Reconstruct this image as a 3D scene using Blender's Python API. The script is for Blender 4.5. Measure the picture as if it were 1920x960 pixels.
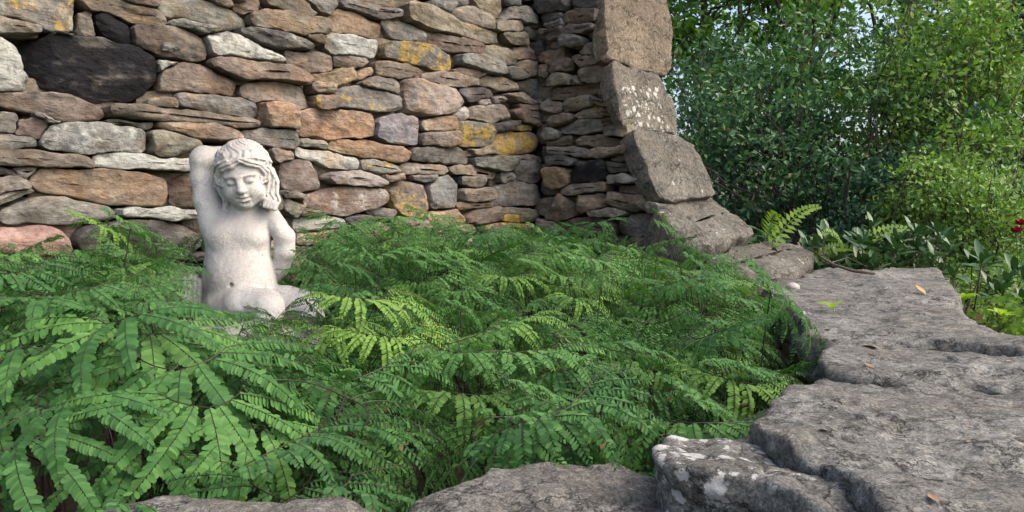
import bpy, bmesh, math, random
import numpy as np
from mathutils import Vector, Matrix

random.seed(7)
for o in list(bpy.data.objects):
    bpy.data.objects.remove(o)
SC = bpy.context.scene
COL = SC.collection
rad = math.radians

# ------------------------------------------------------------------ camera
FPX = 1423.0                       # focal length in photograph pixels (1920 wide)
CAM_Z = 0.78
PITCH = math.atan(65 / FPX)
cam_d = bpy.data.cameras.new('camera')
cam_d.sensor_width = 36.0
cam_d.lens = 36.0 * FPX / 1920.0
cam_d.clip_start = 0.02
cam_d.clip_end = 500
cam = bpy.data.objects.new('camera', cam_d)
COL.objects.link(cam)
cam.location = (0, 0, CAM_Z)
cam.rotation_euler = (math.pi / 2 - PITCH, 0, 0)
SC.camera = cam

# ------------------------------------------------------------------ world, sun, exposure
SUN_DIR = Vector((0.72, -0.30, 0.80)).normalized()     # towards the sun
w = bpy.data.worlds.new('World')
SC.world = w
w.use_nodes = True
nt = w.node_tree
sky = nt.nodes.new('ShaderNodeTexSky')
sky.sky_type = 'NISHITA'
sky.sun_disc = False
sky.sun_elevation = math.asin(SUN_DIR.z)
sky.sun_rotation = math.atan2(SUN_DIR.x, SUN_DIR.y)
sky.air_density = 1.0
sky.dust_density = 6.0
sky.ozone_density = 1.0
bg = nt.nodes['Background']
nt.links.new(sky.outputs[0], bg.inputs[0])
bg.inputs[1].default_value = 0.15
sun_d = bpy.data.lights.new('sun', 'SUN')
sun_d.energy = 0.7
sun_d.angle = rad(100)
sun_d.color = (1.0, 0.985, 0.965)
sun = bpy.data.objects.new('sun', sun_d)
COL.objects.link(sun)
sun.rotation_euler = SUN_DIR.to_track_quat('Z', 'Y').to_euler()
SC.view_settings.view_transform = 'Standard'
SC.view_settings.look = 'None'
SC.view_settings.gamma = 1
SC.view_settings.exposure = 1.27
SC.view_settings.use_curve_mapping = False
SC.render.engine = 'CYCLES'

# ------------------------------------------------------------------ helpers
def tag(o, label=None, cat=None, group=None, kind=None):
    if label: o['label'] = label
    if cat: o['category'] = cat
    if group: o['group'] = group
    if kind: o['kind'] = kind
    return o

def empty(name, loc=(0, 0, 0)):
    o = bpy.data.objects.new(name, None)
    COL.objects.link(o)
    o.location = loc
    o.empty_display_size = 0.05
    return o

def link(name, me, parent=None, mat=None):
    o = bpy.data.objects.new(name, me)
    COL.objects.link(o)
    if parent: o.parent = parent
    if mat is not None and len(me.materials) == 0: me.materials.append(mat)
    return o

def place(o, M):
    """set a world matrix on an object whose parent is an unrotated empty"""
    if o.parent:
        o.matrix_basis = Matrix.Translation(-o.parent.location) @ M
    else:
        o.matrix_basis = M

def frame(o, x, y, z):
    M = Matrix.Identity(4)
    for i, v in enumerate((x, y, z, o)):
        for r in range(3): M[r][i] = v[r]
    return M

def mesh(name, verts, faces, smooth=True, sharp=None):
    me = bpy.data.meshes.new(name)
    me.from_pydata(verts if isinstance(verts, list) else verts.tolist(), [], faces if isinstance(faces, list) else faces.tolist())
    if smooth:
        me.polygons.foreach_set('use_smooth', [True] * len(me.polygons))
        if sharp: me.set_sharp_from_angle(angle=rad(sharp))
    me.update()
    return me

def fast_mesh(name, V, F, smooth=False):
    """V (n,3), F (m,k) with constant k"""
    V = np.asarray(V, dtype=np.float32); F = np.asarray(F, dtype=np.int32)
    me = bpy.data.meshes.new(name)
    k = F.shape[1]
    me.vertices.add(len(V)); me.vertices.foreach_set('co', V.ravel())
    me.loops.add(F.size); me.loops.foreach_set('vertex_index', F.ravel())
    me.polygons.add(len(F)); me.polygons.foreach_set('loop_start', np.arange(0, F.size, k, dtype=np.int32))
    me.polygons.foreach_set('loop_total', np.full(len(F), k, dtype=np.int32))
    me.polygons.foreach_set('use_smooth', np.full(len(F), smooth))
    me.update(calc_edges=True)
    me.validate()
    return me

# photograph pixel -> ray -> point on a plane
CP, SP = math.cos(PITCH), math.sin(PITCH)
EYE = Vector((0, 0, CAM_Z))
def ray(px, py):
    x = (px - 960) / FPX; y = (480 - py) / FPX
    return Vector((x, CP + y * SP, y * CP - SP))
def on_plane(px, py, p, n):
    d = ray(px, py)
    t = (p - EYE).dot(n) / d.dot(n)
    return EYE + d * t
def at_depth(px, py, Y):
    d = ray(px, py)
    return EYE + d * (Y / d.y)
def on_z(px, py, z):
    return on_plane(px, py, Vector((0, 0, z)), Vector((0, 0, 1)))

def H3(i, j, k, seed):
    n = (i * 374761393 + j * 668265263 + k * 1442695041 + seed * 974634777) & 0xffffffff
    n = ((n ^ (n >> 13)) * 1274126177) & 0xffffffff
    n = ((n ^ (n >> 15)) * 2246822519) & 0xffffffff
    return ((n ^ (n >> 16)) & 0xffff) / 65535.0
def vnoise(P, seed=0):
    P = np.asarray(P, dtype=np.float64)
    I = np.floor(P).astype(np.int64); f = P - I
    f = f * f * f * (f * (f * 6 - 15) + 10)
    i, j, k = I[..., 0], I[..., 1], I[..., 2]
    fx, fy, fz = f[..., 0], f[..., 1], f[..., 2]
    def l(a, b, t): return a + (b - a) * t
    c = [[[H3(i + a, j + b, k + c_, seed) for c_ in (0, 1)] for b in (0, 1)] for a in (0, 1)]
    x00 = l(c[0][0][0], c[1][0][0], fx); x10 = l(c[0][1][0], c[1][1][0], fx)
    x01 = l(c[0][0][1], c[1][0][1], fx); x11 = l(c[0][1][1], c[1][1][1], fx)
    return l(l(x00, x10, fy), l(x01, x11, fy), fz) * 2 - 1
def fbm(P, freq, octv=3, seed=0, gain=0.5):
    P = np.asarray(P, dtype=np.float64) * freq
    s = 0; a = 1.0; n = 0
    for o in range(octv):
        s = s + a * vnoise(P + o * 17.3, seed + o); n += a
        a *= gain; P = P * 2.03
    return s / n

# surface nets
def surface_nets(F, org, h):
    nx, ny, nz = F.shape
    S = F < 0
    c = np.zeros((nx - 1, ny - 1, nz - 1), dtype=np.int8)
    for a in (0, 1):
        for b in (0, 1):
            for d in (0, 1):
                c += S[a:nx - 1 + a, b:ny - 1 + b, d:nz - 1 + d]
    act = (c > 0) & (c < 8)
    idx = np.full(act.shape, -1, dtype=np.int64)
    cells = np.argwhere(act)
    idx[act] = np.arange(len(cells))
    acc = np.zeros((len(cells), 3)); cnt = np.zeros(len(cells))
    i, j, k = cells.T
    corners = [(a, b, d) for a in (0, 1) for b in (0, 1) for d in (0, 1)]
    for p in corners:
        for ax in range(3):
            if p[ax]: continue
            q = list(p); q[ax] = 1
            f0 = F[i + p[0], j + p[1], k + p[2]]; f1 = F[i + q[0], j + q[1], k + q[2]]
            m = (f0 < 0) != (f1 < 0)
            t = np.where(m, f0 / np.where(f0 == f1, 1, f0 - f1), 0)
            pt = np.tile(np.array(p, dtype=float), (len(cells), 1)); pt[:, ax] += t
            acc[m] += pt[m]; cnt[m] += 1
    V = (cells + acc / cnt[:, None]) * h + np.array(org)
    Q = []
    for ax in range(3):
        o1, o2 = [(1, 2), (2, 0), (0, 1)][ax]
        sl0 = [slice(None)] * 3; sl1 = [slice(None)] * 3
        sl0[ax] = slice(0, -1); sl1[ax] = slice(1, None)
        A = S[tuple(sl0)]; B = S[tuple(sl1)]
        ch = np.argwhere(A != B)
        ok = (ch[:, o1] > 0) & (ch[:, o2] > 0) & (ch[:, o1] < F.shape[o1] - 1) & (ch[:, o2] < F.shape[o2] - 1)
        ch = ch[ok]
        def at(d1, d2):
            e = ch.copy(); e[:, o1] += d1; e[:, o2] += d2
            return idx[e[:, 0], e[:, 1], e[:, 2]]
        q = np.stack([at(-1, -1), at(0, -1), at(0, 0), at(-1, 0)], 1)
        fl = ~A[ch[:, 0], ch[:, 1], ch[:, 2]]
        q[fl] = q[fl][:, ::-1]
        Q.append(q)
    return V, np.concatenate(Q)

def tube(path, radii, n=8):
    """tapered tube along a list of Vectors -> verts, quads"""
    V = []; F = []
    up = Vector((0.31, 0.2, 0.93))
    for i, p in enumerate(path):
        a = path[max(i - 1, 0)]; b = path[min(i + 1, len(path) - 1)]
        t = (b - a).normalized()
        x = t.cross(up)
        if x.length < 1e-3: x = t.cross(Vector((1, 0, 0)))
        x.normalize(); y = x.cross(t).normalized()
        for k in range(n):
            an = 2 * math.pi * k / n
            V.append(p + (x * math.cos(an) + y * math.sin(an)) * radii[i])
    for i in range(len(path) - 1):
        for k in range(n):
            F.append((i * n + k, i * n + (k + 1) % n, (i + 1) * n + (k + 1) % n, (i + 1) * n + k))
    return [tuple(v) for v in V], F

def merge(parts):
    V = []; F = []
    for v, f in parts:
        b = len(V); V += list(v); F += [tuple(i + b for i in q) for q in f]
    return V, F

# ------------------------------------------------------------------ materials
def node_mat(name):
    m = bpy.data.materials.new(name)
    m.use_nodes = True
    t = m.node_tree
    b = t.nodes['Principled BSDF']
    return m, t, b
class NT:
    """tiny node-building helper"""
    def __init__(s, t): s.t = t
    def n(s, typ, **kw):
        x = s.t.nodes.new(typ)
        for k, v in kw.items():
            if k.startswith('i_'):
                key = k[2:]; key = int(key) if key.isdigit() else key
                x.inputs[key].default_value = v
            else: setattr(x, k, v)
        return x
    def l(s, a, b): s.t.links.new(a, b)
    def noise(s, vec, scale, detail=4, rough=0.55, dist=0.0):
        x = s.n('ShaderNodeTexNoise'); x.inputs['Scale'].default_value = scale
        x.inputs['Detail'].default_value = detail; x.inputs['Roughness'].default_value = rough
        x.inputs['Distortion'].default_value = dist
        if vec is not None: s.l(vec, x.inputs['Vector'])
        return x
    def ramp(s, fac, stops):
        x = s.n('ShaderNodeValToRGB'); e = x.color_ramp.elements
        while len(e) < len(stops): e.new(0.5)
        for el, (p, c) in zip(e, stops):
            el.position = p
            el.color = (c, c, c, 1) if isinstance(c, (int, float)) else (*c, 1)
        s.l(fac, x.inputs[0]); return x
    def mix(s, fac, a, b, mode='MIX'):
        x = s.n('ShaderNodeMix', data_type='RGBA', blend_type=mode)
        for v, i in ((fac, 0), (a, 6), (b, 7)):
            if hasattr(v, 'is_linked') or hasattr(v, 'links'): s.l(v, x.inputs[i])
            else:
                x.inputs[i].default_value = v if i == 0 else (*v, 1)
        return x.outputs[2]
    def math(s, op, a, b=None, c=None):
        x = s.n('ShaderNodeMath', operation=op)
        for i, v in enumerate((a, b, c)):
            if v is None: continue
            if hasattr(v, 'links'): s.l(v, x.inputs[i])
            else: x.inputs[i].default_value = v
        return x.outputs[0]
    def vmath(s, op, a, b=None):
        x = s.n('ShaderNodeVectorMath', operation=op)
        for i, v in enumerate((a, b)):
            if v is None: continue
            if hasattr(v, 'links'): s.l(v, x.inputs[i])
            else: x.inputs[i].default_value = v
        return x.outputs[0]
    def bump(s, h, strength, dist, prev=None):
        x = s.n('ShaderNodeBump'); x.inputs['Strength'].default_value = strength
        x.inputs['Distance'].default_value = dist
        s.l(h, x.inputs['Height'])
        if prev is not None: s.l(prev, x.inputs['Normal'])
        return x.outputs[0]

def stone_material():
    m, t, b = node_mat('fieldstone'); k = NT(t)
    oi = k.n('ShaderNodeObjectInfo'); tc = k.n('ShaderNodeTexCoord')
    off = k.math('MULTIPLY', oi.outputs['Random'], 37.0)
    P = k.vmath('ADD', tc.outputs['Object'], off)
    strat = k.n('ShaderNodeMapping'); strat.inputs['Scale'].default_value = (1, 1, 2.6); k.l(P, strat.inputs[0])
    n1 = k.noise(strat.outputs[0], 7, 6, 0.6, 0.4)       # bands
    n2 = k.noise(P, 45, 6, 0.7)                          # grain
    n3 = k.noise(P, 9, 3, 0.5)                           # patches
    base = oi.outputs['Color']
    dark = k.mix(1.0, base, (0.5, 0.47, 0.45), 'MULTIPLY')
    lite = k.mix(0.35, base, (0.5, 0.46, 0.38))
    c = k.mix(k.ramp(n1.outputs[0], [(0.33, 1), (0.56, 0)]).outputs[0], base, dark)
    c = k.mix(k.ramp(n1.outputs[0], [(0.55, 0), (0.75, 0.8)]).outputs[0], c, lite)
    # hue drift: rust and grey
    c = k.mix(k.math('MULTIPLY', k.ramp(n3.outputs[0], [(0.50, 0), (0.66, 1)]).outputs[0], 0.75), c, k.mix(1.0, c, (1.14, 0.96, 0.76), 'MULTIPLY'))
    n4 = k.noise(P, 6, 4, 0.6); k.l(k.vmath('ADD', P, (5.1, 2.7, 9.3)), n4.inputs['Vector'])
    c = k.mix(k.math('MULTIPLY', k.ramp(n4.outputs[0], [(0.52, 0), (0.64, 1)]).outputs[0], 0.75), c, k.mix(1.0, c, (0.82, 0.92, 0.98), 'MULTIPLY'))
    # grain
    c = k.mix(0.75, c, k.ramp(n2.outputs[0], [(0.3, 0.55), (0.7, 1.35)]).outputs[0], 'MULTIPLY')
    # yellow lichen
    at = k.n('ShaderNodeAttribute', attribute_type='OBJECT', attribute_name='lichen')
    ly = k.noise(k.vmath('ADD', P, (3.3, 8.1, 1.7)), 11, 7, 0.72)
    thr = k.math('SUBTRACT', 0.82, k.math('MULTIPLY', at.outputs['Fac'], 0.545))
    mk = k.math('MULTIPLY', k.math('SUBTRACT', k.math('ADD', ly.outputs[0], k.math('MULTIPLY', k.math('SUBTRACT', n2.outputs[0], 0.5), 0.35)), thr), 12.0)
    mk = k.n('ShaderNodeClamp', i_0=0.0) if False else mk
    cl = k.n('ShaderNodeClamp'); k.l(mk, cl.inputs[0])
    ylw = k.mix(k.ramp(n2.outputs[0], [(0.35, 0), (0.65, 1)]).outputs[0], (0.26, 0.175, 0.04), (0.46, 0.31, 0.065))
    c = k.mix(k.math('MULTIPLY', cl.outputs[0], 0.85), c, ylw)
    # pale grey lichen
    at2 = k.n('ShaderNodeAttribute', attribute_type='OBJECT', attribute_name='pale')
    lp = k.noise(k.vmath('ADD', P, (13.3, 1.1, 4.7)), 16, 8, 0.75)
    thr2 = k.math('SUBTRACT', 0.80, k.math('MULTIPLY', k.math('ADD', at2.outputs['Fac'], 0.12), 0.45))
    m2 = k.math('MULTIPLY', k.math('SUBTRACT', lp.outputs[0], thr2), 8.0)
    cl2 = k.n('ShaderNodeClamp'); k.l(m2, cl2.inputs[0])
    c = k.mix(k.math('MULTIPLY', cl2.outputs[0], 0.75), c, (0.44, 0.45, 0.41))
    # black stain
    at3 = k.n('ShaderNodeAttribute', attribute_type='OBJECT', attribute_name='stain')
    ls = k.noise(k.vmath('ADD', P, (1.3, 6.1, 14.7)), 5, 4, 0.6)
    thr3 = k.math('SUBTRACT', 0.85, k.math('MULTIPLY', at3.outputs['Fac'], 0.6))
    m3 = k.math('MULTIPLY', k.math('SUBTRACT', ls.outputs[0], thr3), 8.0)
    cl3 = k.n('ShaderNodeClamp'); k.l(m3, cl3.inputs[0])
    c = k.mix(k.math('MULTIPLY', cl3.outputs[0], 0.9), c, (0.018, 0.018, 0.022))
    k.l(c, b.inputs['Base Color'])
    b.inputs['Roughness'].default_value = 0.85
    b.inputs['Specular IOR Level'].default_value = 0.25
    s2 = k.n('ShaderNodeMapping'); s2.inputs['Scale'].default_value = (1, 1, 1.8); k.l(P, s2.inputs[0])
    nb = k.noise(s2.outputs[0], 22, 8, 0.68)
    vo = k.n('ShaderNodeTexVoronoi', feature='F1'); vo.inputs['Scale'].default_value = 26
    k.l(k.vmath('ADD', s2.outputs[0], k.vmath('MULTIPLY', nb.outputs['Color'], (.05, .05, .05))), vo.inputs['Vector'])
    bp = k.bump(n1.outputs[0], 0.45, 0.02)
    bp = k.bump(vo.outputs['Distance'], 0.35, 0.012, bp)
    bp = k.bump(nb.outputs[0], 0.9, 0.018, bp)
    bp = k.bump(n2.outputs[0], 0.8, 0.006, bp)
    k.l(bp, b.inputs['Normal'])
    return m

def slab_material(name, base, lichen, grad=(0, 0, 0)):
    m, t, b = node_mat(name); k = NT(t)
    tc = k.n('ShaderNodeTexCoord'); P = tc.outputs['Object']
    base = tuple(x * 0.64 for x in base)
    n0 = k.noise(P, 3.0, 4, 0.6)
    n1 = k.noise(P, 14, 6, 0.65)
    n2 = k.noise(P, 75, 8, 0.8)
    n3 = k.noise(P, 300, 3, 0.7)
    b2 = tuple(x * 0.6 for x in base); b3 = tuple(min(x * 1.45, 1) for x in base)
    c = k.mix(k.ramp(n1.outputs[0], [(0.35, 0), (0.65, 1)]).outputs[0], b2, base)
    c = k.mix(k.ramp(n0.outputs[0], [(0.5, 0), (0.7, 0.7)]).outputs[0], c, b3)
    c = k.mix(k.math('MULTIPLY', k.ramp(n0.outputs[0], [(0.3, 1), (0.47, 0)]).outputs[0], 0.25), c, (0.2, 0.155, 0.11))
    c = k.mix(0.9, c, k.ramp(n2.outputs[0], [(0.38, 0.42), (0.48, 0.92), (0.53, 1.1), (0.62, 1.7)]).outputs[0], 'MULTIPLY')
    c = k.mix(0.7, c, k.ramp(n3.outputs[0], [(0.35, 0.6), (0.65, 1.4)]).outputs[0], 'MULTIPLY')
    if lichen:
        dn = k.noise(P, 45, 5, 0.7)
        sc = k.n('ShaderNodeVectorMath', operation='SCALE'); k.l(dn.outputs['Color'], sc.inputs[0]); sc.inputs['Scale'].default_value = 0.035
        PP = k.vmath('ADD', P, sc.outputs[0])
        pn = k.noise(k.vmath('ADD', P, (4.2, 7.7, 1.2)), 5.0, 3, 0.6)
        dg = k.n('ShaderNodeVectorMath', operation='DOT_PRODUCT'); k.l(P, dg.inputs[0]); dg.inputs[1].default_value = grad
        reg = k.ramp(k.math('ADD', pn.outputs[0], dg.outputs['Value']), [(lichen, 0), (lichen + 0.08, 1)]).outputs[0]
        tot = None
        for scl, rr in ((24, .30), (52, .26)):
            v = k.n('ShaderNodeTexVoronoi', feature='F1'); v.inputs['Scale'].default_value = scl
            k.l(PP, v.inputs['Vector'])
            sp = k.n('ShaderNodeSeparateColor'); k.l(v.outputs['Color'], sp.inputs[0])
            thr = k.math('SUBTRACT', k.math('ADD', k.math('MULTIPLY', reg, 0.35), k.math('MULTIPLY', sp.outputs[0], 0.32)), 0.20)
            q = k.math('MULTIPLY', k.math('SUBTRACT', thr, v.outputs['Distance']), 14.0)
            cl = k.n('ShaderNodeClamp'); k.l(q, cl.inputs[0])
            tot = cl.outputs[0] if tot is None else k.math('MAXIMUM', tot, cl.outputs[0])
        c = k.mix(k.math('MULTIPLY', tot, 0.7), c, k.mix(n2.outputs[0], (0.36, 0.365, 0.345), (0.58, 0.58, 0.56)))
    k.l(c, b.inputs['Base Color'])
    b.inputs['Roughness'].default_value = 0.9
    b.inputs['Specular IOR Level'].default_value = 0.2
    cr = k.n('ShaderNodeTexVoronoi', feature='DISTANCE_TO_EDGE'); cr.inputs['Scale'].default_value = 4.5
    cm = k.n('ShaderNodeMapping'); cm.inputs['Scale'].default_value = (1, 1.5, 2.2); k.l(k.vmath('ADD', P, k.vmath('MULTIPLY', n1.outputs['Color'], (.16, .16, .16))), cm.inputs[0])
    k.l(cm.outputs[0], cr.inputs['Vector'])
    crk = k.math('MAXIMUM', k.ramp(cr.outputs['Distance'], [(0.0, 0), (0.02, 1)]).outputs[0], k.ramp(n0.outputs[0], [(0.42, 1), (0.5, 0)]).outputs[0])
    c = k.mix(1.0, c, k.ramp(crk, [(0, .45), (1, 1)]).outputs[0], 'MULTIPLY')
    k.l(c, b.inputs['Base Color'])
    bp = k.bump(n1.outputs[0], 0.7, 0.02)
    bp = k.bump(crk, 0.8, 0.008, bp)
    bp = k.bump(n2.outputs[0], 0.7, 0.004, bp)
    bp = k.bump(n3.outputs[0], 0.4, 0.001, bp)
    k.l(bp, b.inputs['Normal'])
    return m

def leaf_material(name, c1, c2, c3, trans=0.3, rough=0.5, obj_var=0.25, spec=0.4):
    """c1 dark, c2 mid, c3 light; per-leaf and per-frond variation, some light through the leaf"""
    m, t, b = node_mat(name); k = NT(t)
    g = k.n('ShaderNodeNewGeometry'); oi = k.n('ShaderNodeObjectInfo'); tc = k.n('ShaderNodeTexCoord')
    r = k.math('ADD', k.math('MULTIPLY', g.outputs['Random Per Island'], 1 - obj_var), k.math('MULTIPLY', oi.outputs['Random'], obj_var))
    rp = k.ramp(r, [(0.0, c1), (0.5, c2), (1.0, c3)])
    at = k.n('ShaderNodeAttribute', attribute_type='OBJECT', attribute_name='lime')
    c = k.mix(at.outputs['Fac'], rp.outputs[0], (0.20, 0.33, 0.06))
    c = k.mix(k.math('GREATER_THAN', g.outputs['Random Per Island'], 0.996), c, (0.13, 0.085, 0.035))
    n = k.noise(tc.outputs['Object'], 60, 3, 0.6)
    c = k.mix(0.5, c, k.ramp(n.outputs[0], [(0.3, 0.7), (0.7, 1.25)]).outputs[0], 'MULTIPLY')
    k.l(c, b.inputs['Base Color'])
    b.inputs['Roughness'].default_value = rough
    b.inputs['Specular IOR Level'].default_value = spec
    tr = k.n('ShaderNodeBsdfTranslucent')
    k.l(k.mix(1.0, c, (1.1, 1.25, 0.5), 'MULTIPLY'), tr.inputs['Color'])
    ms = k.n('ShaderNodeMixShader'); ms.inputs[0].default_value = trans
    k.l(b.outputs[0], ms.inputs[1]); k.l(tr.outputs[0], ms.inputs[2])
    out = [x for x in t.nodes if x.bl_idname == 'ShaderNodeOutputMaterial'][0]
    k.l(ms.outputs[0], out.inputs['Surface'])
    return m

def plain_material(name, c, rough=0.8, var=0.4, scale=20, bump=0.3):
    m, t, b = node_mat(name); k = NT(t)
    tc = k.n('ShaderNodeTexCoord'); P = tc.outputs['Object']
    n = k.noise(P, scale, 6, 0.65)
    k.l(k.mix(1.0, c, k.ramp(n.outputs[0], [(0.3, 1 - var), (0.7, 1 + var)]).outputs[0], 'MULTIPLY'), b.inputs['Base Color'])
    b.inputs['Roughness'].default_value = rough
    b.inputs['Specular IOR Level'].default_value = 0.25
    k.l(k.bump(n.outputs[0], bump, 0.01), b.inputs['Normal'])
    return m

MAT = {}
MAT['stone'] = stone_material()
MAT['core'] = plain_material('wall_core', (0.035, 0.03, 0.025), 0.95, 0.5, 15, 0.8)
MAT['bark'] = plain_material('bark', (0.075, 0.058, 0.045), 0.9, 0.5, 30, 0.8)
MAT['twig'] = plain_material('twig', (0.13, 0.105, 0.085), 0.85, 0.4, 60, 0.4)
MAT['stipe'] = plain_material('fern_stipe', (0.03, 0.022, 0.018), 0.45, 0.3, 40, 0.1)
MAT['soil'] = plain_material('soil', (0.035, 0.026, 0.018), 0.95, 0.6, 40, 1.0)
MAT['ground'] = plain_material('ground', (0.06, 0.055, 0.03), 0.95, 0.6, 12, 1.0)
MAT['fern'] = leaf_material('fern_leaf', (0.024, 0.078, 0.026), (0.060, 0.160, 0.043), (0.125, 0.255, 0.062), 0.32, 0.6, 0.55, 0.18)

# ------------------------------------------------------------------ the ground
def ground_sheet():
    n = 60
    g = np.linspace(-1, 1, n)
    xs = np.sign(g) * np.abs(g) ** 2.2 * 200
    V = []
    for yv in xs:
        for xv in xs: V.append((xv, yv + 3, 0))
    V = np.array(V)
    V[:, 2] = 0.05 * fbm(V, 0.35, 3, 5) - 0.03
    F = [(j * n + i, j * n + i + 1, (j + 1) * n + i + 1, (j + 1) * n + i) for j in range(n - 1) for i in range(n - 1)]
    o = link('ground', mesh('ground', V, F), None, MAT['ground'])
    tag(o, 'dark leaf-strewn ground under the shrubs behind the wall', 'ground', kind='structure')
ground_sheet()

# ------------------------------------------------------------------ wall frames
CORNER = Vector((0.115, 4.1, 0))
EA = Vector((1.215, 1.3, 0)).normalized()          # along the back wall, to the right and away
ET = Vector((EA.y, -EA.x, 0))                      # along the wing wall, towards the viewer
UP = Vector((0, 0, 1))
SOIL_Z = 0.16
WALL_TOP = CAM_Z + 2.55  # raised well above the view to block sky light from the wing wall

def main_xy(px, py):
    p = on_plane(px, py, CORNER, ET) - CORNER
    return (p.dot(EA), p.z)
def wing_xy(px, py):
    p = on_plane(px, py, CORNER, EA) - CORNER
    return (p.dot(ET), p.z)

def poly_area(P):
    return 0.5 * sum(P[i - 1][0] * P[i][1] - P[i][0] * P[i - 1][1] for i in range(len(P)))

def stone_mesh(name, poly, depth, rng, n=40, edge=0.006, rough=0.0065, facets=6, bulge=0.002, tilt=0.20, chaikin=1, proud=0.0, grown=None):
    """poly: 2-D outline (x right, z up), front towards -y. Returns a mesh centred on the outline, plus the centre."""
    P = np.array(poly, dtype=float)
    if poly_area(poly) < 0: P = P[::-1]
    for _ in range(chaikin):                       # knock the corners off
        Q = []
        for i in range(len(P)):
            a, b = P[i], P[(i + 1) % len(P)]
            Q += [a * 0.86 + b * 0.14, a * 0.14 + b * 0.86]
        P = np.array(Q)
    R = None
    if grown is not None: P = np.array(grown)
    L = np.linalg.norm(np.roll(P, -1, 0) - P, axis=1); cum = np.concatenate([[0], np.cumsum(L)])
    s = np.linspace(0, cum[-1], n, endpoint=False)
    Pc = np.vstack([P, P[:1]])
    R = np.stack([np.interp(s, cum, Pc[:, i]) for i in (0, 1)], 1)
    lo, hi = R.min(0), R.max(0); c = (lo + hi) / 2; R -= c
    w, h = (hi - lo)
    T = np.roll(R, -1, 0) - np.roll(R, 1, 0); T /= np.linalg.norm(T, axis=1)[:, None] + 1e-9
    N = np.stack([T[:, 1], -T[:, 0]], 1)           # outward for a CCW outline
    mn = min(w, h)
    er = min(edge * rng.uniform(0.7, 1.4), mn * 0.28)
    # spine the inner rings shrink to
    if w > h:
        half = max(w / 2 - h / 2, 0.001)
        k = 0.0
        M = np.stack([np.clip(R[:, 0], -half, half), np.zeros(n)], 1)
        order = np.argsort(R[:, 0])
        mid = np.interp(M[:, 0], R[order, 0], np.convolve(np.pad(R[order, 1], 5, 'edge'), np.ones(11) / 11, 'valid'))
        M[:, 1] = mid
    else:
        half = max(h / 2 - w / 2, 0.001)
        M = np.stack([np.zeros(n), np.clip(R[:, 1], -half, half)], 1)
    rings = []
    rings.append((R - N * 0.012, np.full(n, depth)))
    rings.append((R, np.full(n, depth * 0.45)))
    for th in (0.0, 35, 65, 90):
        e = er * (1 - math.cos(rad(th)))
        rings.append((R - N * e, np.full(n, er - er * math.sin(rad(th)))))
    E = R - N * er
    for k in (0.3, 0.62, 0.9):
        rings.append((E + (M - E) * k, np.full(n, -bulge * math.sin(k * math.pi / 2))))
    V = np.concatenate([np.column_stack([r[:, 0], d, r[:, 1]]) for r, d in rings])
    fr = np.repeat(np.arange(len(rings)), n) >= 2
    # front tilts a little
    V[fr, 1] += V[fr, 0] * rng.uniform(-tilt, tilt) * 0.6 + V[fr, 2] * rng.uniform(-tilt, tilt * 0.4)
    # chipped facets
    for _ in range(facets):
        an = rng.uniform(0, 2 * math.pi); el = rad(rng.uniform(14, 58))
        nv = np.array([math.cos(an) * math.sin(el), -math.cos(el), math.sin(an) * math.sin(el)])
        dmax = (V[fr] @ nv).max()
        d = dmax - rng.uniform(0.06, 0.30) * mn * 0.5
        ex = V @ nv - d
        cut = fr & (ex > 0)
        V[cut] -= ex[cut, None] * nv * 0.9
    sd = rng.randrange(10000)
    off = np.array([rng.uniform(-50, 50) for _ in range(3)])
    Q = (V + off) * np.array([1, 1, 1.9])
    for ax, am in ((0, 1.0), (1, 0.8), (2, 1.0)):
        rg = 1 - 2.2 * np.abs(fbm(Q, 16, 2, sd + 90 + ax))
        V[:, ax] += rough * am * (fbm(Q, 11, 2, sd + ax * 7) * 1.1 + fbm(Q, 38, 2, sd + 50 + ax * 7) * 0.7 + (rg * .35 if ax == 1 else 0))
    V[:, 1] -= proud
    F = []
    nr = len(rings)
    for r in range(nr - 1):
        for i in range(n):
            F.append((r * n + i, r * n + (i + 1) % n, (r + 1) * n + (i + 1) % n, (r + 1) * n + i))
    F.append(tuple((nr - 1) * n + i for i in range(n)))
    F.append(tuple(range(n - 1, -1, -1)))
    return mesh(name, V, F, True, 24), c

# base colours of the stones
SCOL = {
 'tan': (0.29, 0.215, 0.145), 'org': (0.36, 0.225, 0.115), 'gry': (0.215, 0.20, 0.17), 'lgt': (0.36, 0.35, 0.315),
 'dgr': (0.115, 0.11, 0.105), 'blk': (0.013, 0.014, 0.019), 'pnk': (0.30, 0.235, 0.185), 'red': (0.40, 0.20, 0.15),
 'rbr': (0.23, 0.155, 0.115), 'brn': (0.20, 0.145, 0.10), 'olv': (0.24, 0.205, 0.135), 'pur': (0.21, 0.185, 0.185),
 'yel': (0.42, 0.28, 0.09),
}
# traced stones: crop origin and scale, then  colour[,lichen,pale,stain] | outline
TR = []
def crop(ox, oy, sc, rows):
    for ln in rows.strip().splitlines():
        c, p = ln.split('|')
        c = c.split(); pts = [float(v) for v in p.replace(',', ' ').split()]
        TR.append((c, [(ox + pts[i] / sc, oy + pts[i + 1] / sc) for i in range(0, len(pts), 2)]))

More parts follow.
